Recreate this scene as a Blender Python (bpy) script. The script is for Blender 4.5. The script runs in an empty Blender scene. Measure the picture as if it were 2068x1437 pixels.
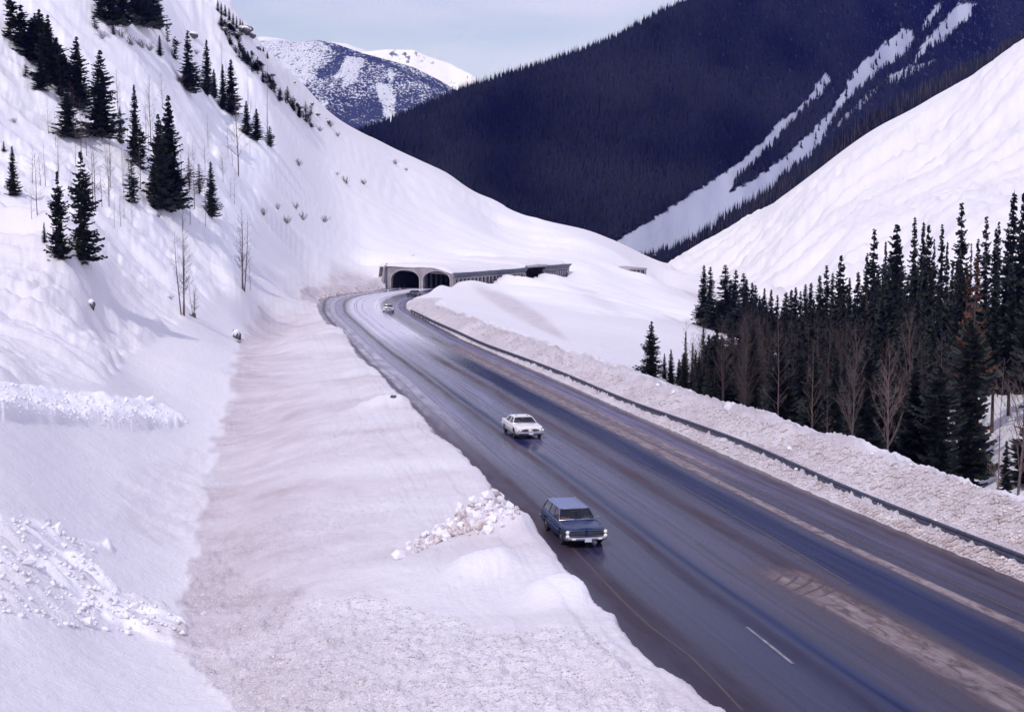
import bpy, bmesh, math, random
import numpy as np
from mathutils import Vector, Matrix, Quaternion

random.seed(7)
R = math.radians
scene = bpy.context.scene
COL = scene.collection

# ------------------------------------------------------------------ camera
CAM_H = 14.5
F = 2068 * 50 / 36.0
CU, CV = 1034.0, 718.5
PITCH = math.atan((718.5 - 470.0) / F)
cd = bpy.data.cameras.new("camera")
cd.lens = 50.0
cd.sensor_width = 36.0
cd.clip_start = 0.5
cd.clip_end = 30000.0
cam = bpy.data.objects.new("camera", cd)
COL.objects.link(cam)
cam.location = (0, 0, CAM_H)
cam.rotation_euler = (math.pi / 2 - PITCH, 0, 0)
scene.camera = cam

# ------------------------------------------------------------------ light
SUN_AZ = R(-152)      # from +Y, negative = to the left
SUN_EL = R(49)
world = bpy.data.worlds.new("World")
scene.world = world
world.use_nodes = True
wn, wl = world.node_tree.nodes, world.node_tree.links
for n in list(wn):
    wn.remove(n)
sky = wn.new('ShaderNodeTexSky')
sky.sky_type = 'NISHITA'
sky.sun_disc = False
sky.sun_elevation = SUN_EL
sky.sun_rotation = SUN_AZ % (2 * math.pi)
sky.altitude = 1300
sky.air_density = 1.0
sky.dust_density = 1.6
sky.ozone_density = 2.0
tc = wn.new('ShaderNodeTexCoord')
mp = wn.new('ShaderNodeMapping')
mp.inputs['Scale'].default_value = (1.0, 1.0, 5.0)
mp.inputs['Location'].default_value = (0.3, 0.0, 0.2)
cn = wn.new('ShaderNodeTexNoise')
cn.inputs['Scale'].default_value = 3.0
cn.inputs['Detail'].default_value = 5.0
cn.inputs['Roughness'].default_value = 0.55
cr = wn.new('ShaderNodeValToRGB')
cr.color_ramp.elements[0].position = 0.36
cr.color_ramp.elements[0].color = (0.45, 0.45, 0.45, 1)
cr.color_ramp.elements[1].position = 0.66
cr.color_ramp.elements[1].color = (0.95, 0.95, 0.95, 1)
cloud_mix = wn.new('ShaderNodeMixRGB')
cloud_mix.inputs['Color2'].default_value = (7.5, 7.2, 10.4, 1)
bg = wn.new('ShaderNodeBackground')
bg.inputs['Strength'].default_value = 0.128
wo = wn.new('ShaderNodeOutputWorld')
wl.new(tc.outputs['Generated'], mp.inputs['Vector'])
wl.new(mp.outputs['Vector'], cn.inputs['Vector'])
wl.new(cn.outputs['Fac'], cr.inputs['Fac'])
wl.new(cr.outputs['Color'], cloud_mix.inputs['Fac'])
wl.new(sky.outputs['Color'], cloud_mix.inputs['Color1'])
wl.new(cloud_mix.outputs['Color'], bg.inputs['Color'])
wl.new(bg.outputs['Background'], wo.inputs['Surface'])

sd = bpy.data.lights.new("sun", 'SUN')
sd.energy = 2.4
sd.angle = R(0.5)
sd.color = (1.0, 0.93, 0.93)
sun = bpy.data.objects.new("sun", sd)
COL.objects.link(sun)
SUNV = Vector((math.sin(SUN_AZ) * math.cos(SUN_EL), math.cos(SUN_AZ) * math.cos(SUN_EL), math.sin(SUN_EL)))
sun.rotation_euler = SUNV.to_track_quat('Z', 'Y').to_euler()
sun.location = (-200, 100, 300)

scene.view_settings.view_transform = 'Standard'
scene.view_settings.look = 'None'
scene.view_settings.exposure = -0.25
scene.view_settings.gamma = 1.0
scene.cycles.max_bounces = 6
scene.cycles.diffuse_bounces = 3
scene.cycles.transparent_max_bounces = 12
scene.cycles.volume_bounces = 0

# ------------------------------------------------------------------ helpers
def ray(u, v):
    c, s = math.cos(PITCH), math.sin(PITCH)
    a = (u - CU) / F
    b = (CV - v) / F
    return (a, c + s * b, -s + c * b)

def atY(u, v, Y):
    d = ray(u, v)
    t = Y / d[1]
    return (d[0] * t, Y, CAM_H + d[2] * t)

def atZ(u, v, z):
    d = ray(u, v)
    t = (z - CAM_H) / d[2]
    return (d[0] * t, d[1] * t, z)

def project(x, y, z):
    c, s = math.cos(PITCH), math.sin(PITCH)
    zz = z - CAM_H
    depth = y * c - zz * s
    up = y * s + zz * c
    return CU + F * x / depth, CV - F * up / depth

def sstep(x, a, b):
    t = np.clip((x - a) / (b - a), 0, 1)
    return t * t * (3 - 2 * t)

def _hash(ix, iy, seed):
    h = (ix.astype(np.int64) * 374761393 + iy.astype(np.int64) * 668265263 + seed * 1442695041) & 0xFFFFFFFF
    h = ((h ^ (h >> 13)) * 1274126177) & 0xFFFFFFFF
    return ((h ^ (h >> 16)) & 0xFFFF) / 65535.0

def vnoise(x, y, seed=0):
    ix, iy = np.floor(x), np.floor(y)
    fx, fy = x - ix, y - iy
    fx = fx * fx * fx * (fx * (fx * 6 - 15) + 10)
    fy = fy * fy * fy * (fy * (fy * 6 - 15) + 10)
    a = _hash(ix, iy, seed)
    b = _hash(ix + 1, iy, seed)
    c = _hash(ix, iy + 1, seed)
    d = _hash(ix + 1, iy + 1, seed)
    return (a + (b - a) * fx + (c - a) * fy + (a - b - c + d) * fx * fy) * 2 - 1

def fbm(x, y, octaves=4, seed=0, gain=0.5):
    s = 0
    amp = 1.0
    for k in range(octaves):
        s = s + amp * vnoise(x * 2 ** k + 17.3 * k, y * 2 ** k - 9.1 * k, seed + k)
        amp *= gain
    return s

def blur(A, n):
    for _ in range(n):
        B = A.copy()
        B[1:-1, :] = (A[:-2, :] + A[1:-1, :] * 2 + A[2:, :]) / 4
        C = B.copy()
        C[:, 1:-1] = (B[:, :-2] + B[:, 1:-1] * 2 + B[:, 2:]) / 4
        A = C
    return A

def inpoly(U, V, poly):
    ins = np.zeros(U.shape, bool)
    n = len(poly)
    j = n - 1
    for i in range(n):
        xi, yi = poly[i]
        xj, yj = poly[j]
        if yi != yj:
            c = ((yi > V) != (yj > V)) & (U < (xj - xi) * (V - yi) / (yj - yi) + xi)
            ins ^= c
        j = i
    return ins

def tag(o, label=None, cat=None, group=None, kind=None):
    if label: o["label"] = label
    if cat: o["category"] = cat
    if group: o["group"] = group
    if kind: o["kind"] = kind
    return o

def link(name, me, parent=None, mats=None):
    o = bpy.data.objects.new(name, me)
    COL.objects.link(o)
    if mats:
        for m in (mats if isinstance(mats, (list, tuple)) else [mats]):
            me.materials.append(m)
    if parent: o.parent = parent
    return o

def empty(name, loc=(0, 0, 0), rz=0):
    o = bpy.data.objects.new(name, None)
    COL.objects.link(o)
    o.location = loc
    o.rotation_euler = (0, 0, rz)
    o.empty_display_size = 0.3
    return o

def np_mesh(name, verts, faces, smooth=False):
    """faces: (n,3) or (n,4) int array"""
    me = bpy.data.meshes.new(name)
    verts = np.asarray(verts, np.float32)
    faces = np.asarray(faces, np.int32)
    n, k = faces.shape
    me.vertices.add(len(verts))
    me.vertices.foreach_set("co", verts.ravel())
    me.loops.add(n * k)
    me.loops.foreach_set("vertex_index", faces.ravel())
    me.polygons.add(n)
    me.polygons.foreach_set("loop_start", np.arange(0, n * k, k, dtype=np.int32))
    me.polygons.foreach_set("loop_total", np.full(n, k, np.int32))
    if smooth:
        me.polygons.foreach_set("use_smooth", np.ones(n, bool))
    me.update(calc_edges=True)
    return me

def grid_faces(nr, nc, keep=None):
    i = np.arange(nr - 1)[:, None] * nc + np.arange(nc - 1)[None, :]
    f = np.stack([i, i + 1, i + nc + 1, i + nc], -1)
    if keep is not None:
        f = f[keep]
    return f.reshape(-1, 4)

def attr(me, name, vals):
    a = me.attributes.new(name, 'FLOAT', 'POINT')
    a.data.foreach_set("value", np.asarray(vals, np.float32).ravel())

class MB:
    """collects boxes, tubes and lofts, then links them as one mesh"""
    def __init__(s):
        s.v = []; s.f = []; s.m = []
    def add(s, vs, fs, m=0):
        b = len(s.v)
        s.v += [tuple(p) for p in vs]
        s.f += [tuple(b + i for i in f) for f in fs]
        s.m += [m] * len(fs)
    def box(s, c, d, rz=0, m=0, taper=1.0):
        x, y, z = d[0] / 2, d[1] / 2, d[2] / 2
        vs = []
        for dz in (-1, 1):
            k = taper if dz > 0 else 1
            for (dx, dy) in ((-1, -1), (1, -1), (1, 1), (-1, 1)):
                px, py = dx * x * k, dy * y * k
                vs.append((c[0] + px * math.cos(rz) - py * math.sin(rz), c[1] + px * math.sin(rz) + py * math.cos(rz), c[2] + dz * z))
        s.add(vs, [(0, 3, 2, 1), (4, 5, 6, 7), (0, 1, 5, 4), (1, 2, 6, 5), (2, 3, 7, 6), (3, 0, 4, 7)], m)
    def hexa(s, p8, m=0):
        s.add(p8, [(0, 3, 2, 1), (4, 5, 6, 7), (0, 1, 5, 4), (1, 2, 6, 5), (2, 3, 7, 6), (3, 0, 4, 7)], m)
    def tube(s, pts, rad, n=6, m=0, cap=True):
        pts = [Vector(p) for p in pts]
        rads = rad if isinstance(rad, (list, tuple)) else [rad] * len(pts)
        rings = []
        for i, p in enumerate(pts):
            d = (pts[min(i + 1, len(pts) - 1)] - pts[max(i - 1, 0)])
            if d.length < 1e-9: d = Vector((0, 0, 1))
            d.normalize()
            a = d.orthogonal().normalized() if abs(d.z) < 0.9 else Vector((1, 0, 0)).cross(d).normalized()
            b = d.cross(a)
            rings.append([p + (a * math.cos(2 * math.pi * k / n) + b * math.sin(2 * math.pi * k / n)) * rads[i] for k in range(n)])
        vs = [q for r_ in rings for q in r_]
        fs = []
        for i in range(len(rings) - 1):
            for k in range(n):
                fs.append((i * n + k, i * n + (k + 1) % n, (i + 1) * n + (k + 1) % n, (i + 1) * n + k))
        if cap:
            fs.append(tuple(range(n - 1, -1, -1)))
            fs.append(tuple((len(rings) - 1) * n + k for k in range(n)))
        s.add(vs, fs, m)
    def lathe(s, prof, axis='x', c=(0, 0, 0), n=20, m=0):
        """prof: list of (along, radius)"""
        vs = []
        for (h, r_) in prof:
            for k in range(n):
                a = 2 * math.pi * k / n
                p = (h, r_ * math.cos(a), r_ * math.sin(a))
                if axis == 'y': p = (p[1], p[0], p[2])
                if axis == 'z': p = (p[1], p[2], p[0])
                vs.append((p[0] + c[0], p[1] + c[1], p[2] + c[2]))
        fs = []
        for i in range(len(prof) - 1):
            for k in range(n):
                fs.append((i * n + k, i * n + (k + 1) % n, (i + 1) * n + (k + 1) % n, (i + 1) * n + k))
        fs.append(tuple(range(n)))
        fs.append(tuple((len(prof) - 1) * n + k for k in range(n)))
        s.add(vs, fs, m)
    def loft(s, rings, m=0, closed=True, caps=True):
        n = len(rings[0])
        vs = [q for r_ in rings for q in r_]
        fs = []
        for i in range(len(rings) - 1):
            for k in range(n if closed else n - 1):
                fs.append((i * n + k, i * n + (k + 1) % n, (i + 1) * n + (k + 1) % n, (i + 1) * n + k))
        if caps and closed:
            fs.append(tuple(range(n - 1, -1, -1)))
            fs.append(tuple((len(rings) - 1) * n + k for k in range(n)))
        s.add(vs, fs, m)
    def build(s, name, mats, parent=None, smooth=False, bevel=0):
        me = bpy.data.meshes.new(name)
        me.from_pydata(s.v, [], s.f)
        bm = bmesh.new(); bm.from_mesh(me)
        bmesh.ops.recalc_face_normals(bm, faces=bm.faces[:])
        bm.to_mesh(me); bm.free()
        if any(s.m):
            me.polygons.foreach_set("material_index", s.m)
        if smooth:
            me.polygons.foreach_set("use_smooth", [True] * len(me.polygons))
            try: me.set_sharp_from_angle(angle=R(38))
            except Exception: pass
        o = link(name, me, parent, mats)
        if bevel:
            b = o.modifiers.new("bevel", 'BEVEL'); b.width = bevel; b.segments = 2; b.limit_method = 'ANGLE'
        return o

# ------------------------------------------------------------------ materials
def mat(name, color=(0.5, 0.5, 0.5), rough=0.6, metal=0.0, spec=0.5):
    m = bpy.data.materials.new(name)
    m.use_nodes = True
    b = m.node_tree.nodes['Principled BSDF']
    b.inputs['Base Color'].default_value = (*color, 1)
    b.inputs['Roughness'].default_value = rough
    b.inputs['Metallic'].default_value = metal
    b.inputs['Specular IOR Level'].default_value = spec
    return m

def N(m, kind, **kw):
    n = m.node_tree.nodes.new(kind)
    for k, v in kw.items():
        if k in n.inputs: n.inputs[k].default_value = v
        else: setattr(n, k, v)
    return n

def L(m, a, b): m.node_tree.links.new(a, b)

def BS(m): return m.node_tree.nodes['Principled BSDF']

def math_node(m, op, a, b=None, c=None, clamp=False):
    n = m.node_tree.nodes.new('ShaderNodeMath'); n.operation = op; n.use_clamp = clamp
    for i, x in enumerate((a, b, c)):
        if x is None: continue
        if isinstance(x, (int, float)): n.inputs[i].default_value = x
        else: L(m, x, n.inputs[i])
    return n.outputs[0]

def mixc(m, fac, a, b, blend='MIX'):
    n = m.node_tree.nodes.new('ShaderNodeMixRGB'); n.blend_type = blend
    for i, x in enumerate((fac, a, b)):
        if isinstance(x, (int, float)): n.inputs[i].default_value = x
        elif isinstance(x, tuple): n.inputs[i].default_value = (*x, 1)
        else: L(m, x, n.inputs[i])
    return n.outputs[0]

def noise(m, vec, scale, detail=3, rough=0.5, dist=0.0):
    n = N(m, 'ShaderNodeTexNoise')
    n.inputs['Scale'].default_value = scale; n.inputs['Detail'].default_value = detail
    n.inputs['Roughness'].default_value = rough; n.inputs['Distortion'].default_value = dist
    if vec is not None: L(m, vec, n.inputs['Vector'])
    return n.outputs['Fac']

def ramp(m, fac, stops):
    n = N(m, 'ShaderNodeValToRGB')
    e = n.color_ramp.elements
    while len(e) < len(stops): e.new(0.5)
    for i, (p, c) in enumerate(stops):
        e[i].position = p
        e[i].color = (c, c, c, 1) if isinstance(c, (int, float)) else (*c, 1)
    L(m, fac, n.inputs['Fac'])
    return n.outputs['Color']

def mapping(m, vec, scale=(1, 1, 1), rot=(0, 0, 0)):
    n = N(m, 'ShaderNodeMapping')
    n.inputs['Scale'].default_value = scale; n.inputs['Rotation'].default_value = rot
    L(m, vec, n.inputs['Vector'])
    return n.outputs['Vector']

def objvec(m): return N(m, 'ShaderNodeTexCoord').outputs['Object']

def bump(m, height, strength, dist, prev=None):
    n = N(m, 'ShaderNodeBump')
    n.inputs['Strength'].default_value = strength; n.inputs['Distance'].default_value = dist
    L(m, height, n.inputs['Height'])
    if prev is not None: L(m, prev, n.inputs['Normal'])
    return n.outputs['Normal']

def varied(m, base, dark, scale, rough=None, bumpd=0.0, detail=4):
    v = objvec(m)
    nz = noise(m, v, scale, detail)
    L(m, mixc(m, ramp(m, nz, [(0.3, 0.0), (0.7, 1.0)]), dark, base), BS(m).inputs['Base Color'])
    if bumpd:
        L(m, bump(m, nz, 0.6, bumpd), BS(m).inputs['Normal'])
    return m

# snow of the whole valley; 'dirt' and 'grain' are stored on the ground mesh
def snow_material(name, attrs=True):
    m = mat(name, (0.86, 0.87, 0.9), 0.55, spec=0.25)
    v = N(m, 'ShaderNodeTexCoord').outputs['Object']
    clean = (0.79, 0.77, 0.79)
    grime = (0.45, 0.375, 0.385)
    n1 = noise(m, v, 0.35, 5, 0.6)
    n2 = noise(m, v, 3.2, 6, 0.72)
    n3 = noise(m, v, 14.0, 3, 0.6)
    if attrs:
        da = N(m, 'ShaderNodeAttribute', attribute_name="dirt").outputs['Fac']
        ga = N(m, 'ShaderNodeAttribute', attribute_name="grain").outputs['Fac']
        d = math_node(m, 'MULTIPLY', da, math_node(m, 'MULTIPLY_ADD', n1, 1.3, 0.0), clamp=True)
        col = mixc(m, d, clean, grime)
        sp = ramp(m, n2, [(0.56, 0.0), (0.70, 1.0)])
        spk = math_node(m, 'MULTIPLY', sp, math_node(m, 'MULTIPLY', ga, 0.42), clamp=True)
        col = mixc(m, spk, col, (0.45, 0.36, 0.34))
        wh = math_node(m, 'MULTIPLY', ramp(m, n3, [(0.54, 0.0), (0.64, 1.0)]), math_node(m, 'MULTIPLY', ga, 0.85), clamp=True)
        col = mixc(m, wh, col, (0.95, 0.93, 0.94))
        fa_ = N(m, 'ShaderNodeAttribute', attribute_name="fresh").outputs['Fac']
        col = mixc(m, math_node(m, 'MULTIPLY', fa_, 1.0, clamp=True), col, (0.95, 0.95, 0.97))  # whiter albedo: cleaner snow, with sunlight painted in
        L(m, col, BS(m).inputs['Base Color'])
        b1 = bump(m, n2, 0.7, 0.14)
        hg = math_node(m, 'MULTIPLY', n3, ga)
        b2 = bump(m, hg, 0.7, 0.10, b1)
        b3 = bump(m, noise(m, mapping(m, v, (1, 1, 1)), 1.1, 5, 0.65), 0.35, 0.25, b2)
        L(m, b3, BS(m).inputs['Normal'])
    else:
        L(m, mixc(m, ramp(m, n2, [(0.35, 0.0), (0.75, 0.5)]), (0.9, 0.89, 0.92), (0.70, 0.64, 0.64)), BS(m).inputs['Base Color'])
        L(m, bump(m, n2, 0.6, 0.05), BS(m).inputs['Normal'])
    return m

M = {}
M['snow'] = snow_material("snow_field")
M['lump'] = snow_material("snow_lump", False)
M['paint_blue'] = mat("paint_blue", (0.003, 0.024, 0.085), 0.25, 0.0, 0.4)
M['paint_white'] = mat("paint_white", (0.82, 0.79, 0.76), 0.3, 0.0, 0.5)
M['paint_dark'] = mat("paint_dark", (0.02, 0.022, 0.035), 0.3, 0.0, 0.6)
for k in ('paint_blue', 'paint_white', 'paint_dark'):
    m = M[k]
    base = tuple(BS(m).inputs['Base Color'].default_value)[:3]
    v = objvec(m)
    z = N(m, 'ShaderNodeSeparateXYZ'); L(m, v, z.inputs[0])
    grime = math_node(m, 'MULTIPLY', ramp(m, z.outputs['Z'], [(0.25, 0.6), (0.6, 0.0)]), noise(m, v, 6.0, 4), clamp=True)
    L(m, mixc(m, grime, base, (0.16, 0.13, 0.12)), BS(m).inputs['Base Color'])
    L(m, math_node(m, 'MULTIPLY_ADD', grime, 0.6, 0.26), BS(m).inputs['Roughness'])
M['roof_blue'] = mat("roof_paint_skylit", (0.14, 0.18, 0.33), 0.35, 0.0, 0.6)  # body blue lightened to paint in skylight on the roof
M['chrome'] = mat("chrome", (0.55, 0.55, 0.58), 0.30, 1.0)
M['rubber'] = mat("tyre_rubber", (0.02, 0.02, 0.022), 0.8)
M['black'] = mat("grille_black", (0.015, 0.015, 0.02), 0.5)
M['lens'] = mat("headlight_lens", (0.9, 0.88, 0.8), 0.12)
BS(M['lens']).inputs['Emission Color'].default_value = (1, 0.93, 0.75, 1)
BS(M['lens']).inputs['Emission Strength'].default_value = 0.25
M['plate'] = mat("licence_plate", (0.7, 0.72, 0.8), 0.5)
M['seat'] = mat("seat_vinyl", (0.05, 0.05, 0.07), 0.6)
M['orange'] = mat("orange_cloth", (0.6, 0.12, 0.03), 0.7)
M['skin'] = mat("skin", (0.45, 0.25, 0.18), 0.6)
M['hair'] = mat("hair", (0.05, 0.03, 0.02), 0.7)
M['shirt'] = mat("pale_shirt", (0.7, 0.66, 0.62), 0.8)
M['coat'] = mat("dark_coat", (0.06, 0.06, 0.08), 0.8)
g = bpy.data.materials.new("window_glass"); g.use_nodes = True
for n in list(g.node_tree.nodes): g.node_tree.nodes.remove(n)
go = N(g, 'ShaderNodeOutputMaterial'); gt = N(g, 'ShaderNodeBsdfTransparent'); gg = N(g, 'ShaderNodeBsdfGlossy')
gt.inputs['Color'].default_value = (0.6, 0.64, 0.68, 1); gg.inputs['Roughness'].default_value = 0.04
gg.inputs['Color'].default_value = (0.9, 0.9, 0.95, 1)
fr = N(g, 'ShaderNodeFresnel'); fr.inputs['IOR'].default_value = 1.45
gm = N(g, 'ShaderNodeMixShader')
L(g, fr.outputs[0], gm.inputs[0]); L(g, gt.outputs[0], gm.inputs[1]); L(g, gg.outputs[0], gm.inputs[2]); L(g, gm.outputs[0], go.inputs['Surface'])
M['glass'] = g
M['steel'] = mat("guardrail_steel", (0.06, 0.08, 0.11), 0.6, 0.3)
varied(M['steel'], (0.085, 0.09, 0.14), (0.05, 0.05, 0.075), 2.5, bumpd=0.004)
M['post'] = mat("guardrail_post", (0.10, 0.08, 0.07), 0.85)
M['concrete'] = mat("shed_concrete", (0.36, 0.34, 0.35), 0.9, spec=0.2)
varied(M['concrete'], (0.42, 0.39, 0.42), (0.24, 0.215, 0.24), 0.5, bumpd=0.03)
M['pillar'] = mat("pillar_concrete", (0.45, 0.42, 0.42), 0.9, spec=0.2)
varied(M['pillar'], (0.50, 0.46, 0.46), (0.33, 0.30, 0.32), 1.2, bumpd=0.02)
M['fascia'] = mat("shed_in_shade", (0.10, 0.12, 0.16), 0.7)  # dark blue paints in the shade on roof edge and inner columns
varied(M['fascia'], (0.13, 0.15, 0.20), (0.05, 0.06, 0.09), 1.5, bumpd=0.02)
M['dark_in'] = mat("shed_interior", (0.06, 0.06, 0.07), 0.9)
M['rock'] = mat("dark_rock", (0.10, 0.09, 0.10), 0.9)
varied(M['rock'], (0.20, 0.18, 0.19), (0.035, 0.032, 0.045), 0.9, bumpd=0.2)
M['bark'] = mat("conifer_bark", (0.08, 0.055, 0.05), 0.9)
varied(M['bark'], (0.12, 0.085, 0.075), (0.04, 0.03, 0.03), 8.0, bumpd=0.02)
M['bare_bark'] = mat("bare_bark", (0.22, 0.15, 0.13), 0.85)
varied(M['bare_bark'], (0.14, 0.095, 0.085), (0.07, 0.047, 0.045), 5.0, bumpd=0.01)
M['pale_bark'] = mat("pale_bark", (0.42, 0.34, 0.32), 0.85)
varied(M['pale_bark'], (0.19, 0.13, 0.12), (0.09, 0.06, 0.057), 3.0, bumpd=0.01)

M['dark_bark'] = mat('dark_bark', (0.07, 0.05, 0.05), 0.9)
varied(M['dark_bark'], (0.085, 0.056, 0.052), (0.04, 0.027, 0.027), 4.0)
def needle_mat(name, c1, c2):
    m = mat(name, c1, 0.7, spec=0.2)
    info = N(m, 'ShaderNodeObjectInfo')
    v = objvec(m)
    nz = noise(m, v, 1.6, 3)
    f = math_node(m, 'ADD', nz, math_node(m, 'MULTIPLY_ADD', info.outputs['Random'], 0.5, -0.25))
    L(m, mixc(m, ramp(m, f, [(0.3, 0.0), (0.75, 1.0)]), c1, c2), BS(m).inputs['Base Color'])
    return m
M['needle'] = needle_mat("spruce_needles", (0.014, 0.019, 0.018), (0.036, 0.043, 0.038))
M['needle_blue'] = needle_mat("fir_needles", (0.03, 0.04, 0.045), (0.07, 0.08, 0.08))
M['needle_dead'] = needle_mat("dead_needles", (0.05, 0.024, 0.017), (0.11, 0.05, 0.032))
M['needle_rust'] = needle_mat("thin_rusty_needles", (0.04, 0.028, 0.022), (0.085, 0.055, 0.042))
# ------------------------------------------------------------------ the valley ground
# control points: source pixel + distance ('Y') or + height ('z'); or world ('w')
CP = []
def cY(*a):
    for (u, v, Y) in a: CP.append(atY(u, v, Y))
def cZ(*a):
    for (u, v, z) in a: CP.append(atZ(u, v, z))
def cW(*a):
    for p in a: CP.append(p)

# crest of the ploughed bank left of the road
BANK = [(1560, 1500), (1497, 1434), (1396, 1366), (1358, 1339), (1300, 1289), (1261, 1231), (1226, 1208), (1195, 1188), (1164, 1150),
        (1125, 1107), (1087, 1076), (1040, 1010), (994, 960), (933, 906), (890, 869), (828, 808), (767, 744),
        (724, 707), (675, 652), (645, 621)]
BANK_Z = 1.15
bank_w = [atZ(u, v, BANK_Z) for u, v in BANK]
left_edge = [(p[0], p[1]) for p in bank_w] + [(-41.0, 304), (-42.0, 322), (-40.0, 340), (-34.5, 358), (-32.2, 372)]
left_edge = [(8.5, 26.0), (10.5, 12.0)][::-1] + left_edge
right_edge = [atZ(u, v, 0.1)[:2] for u, v in ((2068, 1173), (1764, 1048), (1500, 934), (1361, 870), (1280, 836), (1103, 757), (931, 684), (860, 645), (820, 622))]
right_edge = [(32.0, 12.0), (28.2, 30.0)] + list(right_edge) + [(-22.0, 298), (-21.6, 320), (-20.0, 341), (-17.6, 355), (-15.6, 368)]
RAIL = [(2068, 1137), (1739, 1006), (1520, 905), (1280, 820), (1151, 763), (967, 693), (885, 655), (828, 628)]
rail_pts = [atZ(u, v, 0.35)[:2] for u, v in RAIL]
rail_pts = [(27.5, 40.0)] + rail_pts

def curve_x(pts):
    ys = np.array([p[1] for p in pts]); xs = np.array([p[0] for p in pts])
    o = np.argsort(ys)
    return ys[o], xs[o]
LY, LX = curve_x(left_edge)
RY, RX = curve_x(right_edge)
def xL(y): return np.interp(y, LY, LX)
def xR(y): return np.interp(y, RY, RX)

for i, p in enumerate(bank_w):
    cW(p)
cW((-38.3, 295, 0.8), (-43, 315, 0.9), (-41.5, 340, 1.0), (-36, 358, 1.0))
# bank surface, ditch
cZ((370, 1290, -1.3), (385, 1180, -1.4), (400, 1100, -1.5), (415, 1000, -1.5), (435, 915, -1.5), (465, 800, -0.9), (480, 700, 0.0),
   (500, 640, 1.8), (520, 600, 3.6), (400, 1437, -0.9), (420, 1360, -1.2))
cZ((700, 1437, 0.3), (1000, 1437, 1.0), (1250, 1437, 1.25), (1100, 1280, 1.2), (800, 1250, .5), (600, 1250, -.2), (900, 1080, .9), (700, 1050, .2), (550, 1050, -.5),
   (800, 900, .9), (600, 880, -.1), (700, 750, .9), (560, 760, 0.0), (600, 680, 1.2), (580, 620, 1.6))
cZ((0, 1800, 1.5), (600, 1800, .6), (1200, 1800, 1.1), (1600, 1600, 1.1), (-500, 1500, 3.0), (-500, 1900, 3.5))
# left of the ditch
cZ((0, 1437, .8), (200, 1437, -.2), (200, 1290, -.4), (0, 1290, 1.0), (220, 1150, -.1), (0, 1150, 2.0), (320, 1080, -1.0), (220, 1000, .3), (0, 1000, 3.0),
   (310, 900, -.2), (150, 900, 1.6), (0, 900, 3.8))
cY((0, 800, 85), (300, 800, 118), (400, 800, 130), (0, 700, 100), (200, 740, 112), (370, 740, 140), (440, 740, 145), (0, 620, 122), (0, 560, 138), (0, 500, 152), (110, 500, 150),
   (180, 560, 148), (200, 640, 145), (370, 640, 175), (440, 660, 186), (470, 640, 200), (430, 560, 218), (490, 590, 220), (300, 500, 200), (300, 590, 178),
   (300, 400, 225), (150, 400, 195), (0, 400, 175), (150, 250, 240), (0, 250, 215), (0, 100, 250), (0, 0, 275), (200, 100, 290), (200, 0, 315), (100, -100, 320),
   (350, 150, 335), (350, 250, 292), (450, 450, 262), (450, 330, 325), (520, 300, 372), (450, 230, 380), (330, 0, 390), (400, 80, 410),
   (-300, 700, 85), (-300, 400, 135), (-300, 100, 200), (-300, 900, 62), (-700, 700, 70), (-700, 200, 150), (-300, -200, 270))
cY((560, 650, 232), (600, 600, 288), (620, 560, 340), (700, 555, 366), (740, 560, 374), (768, 578, 368), (730, 520, 402), (600, 500, 352), (900, 500, 470), (750, 420, 470), (600, 400, 385), (700, 470, 420),
   (800, 500, 430), (1000, 500, 520), (1080, 490, 590), (900, 420, 560), (1000, 450, 610), (800, 350, 560), (650, 320, 470))
# roof side of the snow shed
cY((770, 535, 385), (830, 530, 392), (900, 533, 412), (1000, 522, 450), (1060, 524, 475), (1110, 518, 500), (1170, 530, 490))
# upper crest of the left mountain, the snow fan behind the shed
crest = [(440, -20, 485), (470, 45, 500), (505, 92, 515), (540, 122, 528), (580, 152, 545), (610, 190, 560), (640, 232, 575), (665, 256, 590), (740, 282, 620), (820, 315, 640), (900, 348, 652), (1000, 400, 665), (1100, 450, 680),
         (1180, 476, 690), (1250, 500, 700), (1300, 520, 705), (1350, 538, 705), (1420, 566, 690)]
cY(*crest)
for (u, v, Y) in crest:
    p = atY(u, v, Y)
    k1, k2 = (p[1] + 90) / p[1], (p[1] + 230) / p[1]
    cW((p[0] * k1, p[1] * k1, p[2] - (34 if u > 700 else 45)), (p[0] * k2, p[1] * k2, max(-30, p[2] - (75 if u > 700 else 110))))
# mounds in front of the gallery and the slope below
cY((870, 588, 338), (885, 572, 350), (912, 579, 360), (955, 565, 368), (985, 572, 375), (1020, 568, 388), (1060, 559, 398), (1095, 561, 412), (1115, 552, 420), (1150, 557, 440), (1185, 548, 455), (1240, 552, 510), (1275, 552, 548), (1310, 562, 540), (1360, 588, 510), (1420, 621, 470), (1477, 650, 430))
# behind that near ridge
for (u, v, Y) in ((1310, 562, 540), (1360, 588, 510), (1420, 621, 470), (1477, 650, 430)):
    p = atY(u, v, Y); cW((p[0] + 20, p[1] + 45, p[2] - 7), (p[0] + 50, p[1] + 20, p[2] - 6))
cY((1340, 585, 640), (1420, 600, 620), (1480, 600, 640))
cY((1000, 620, 275), (1050, 650, 240), (950, 610, 290), (1100, 610, 310), (1150, 580, 380), (1150, 650, 255), (1200, 600, 360), (1200, 700, 185), (1250, 640, 300), (1300, 600, 430), (1300, 660, 270), (1300, 700, 215), (1380, 650, 340), (1290, 755, 150))
for (u, v) in ((2068, 1010), (1851, 943), (1700, 896), (1574, 858), (1453, 823), (1361, 796), (1300, 773), (1200, 740), (1100, 703), (1000, 663), (930, 635), (870, 608)):
    p = atZ(u, v, 1.6); cW(p)
cW((27, 50, 1.4), (33, 30, 1.4))
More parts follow.
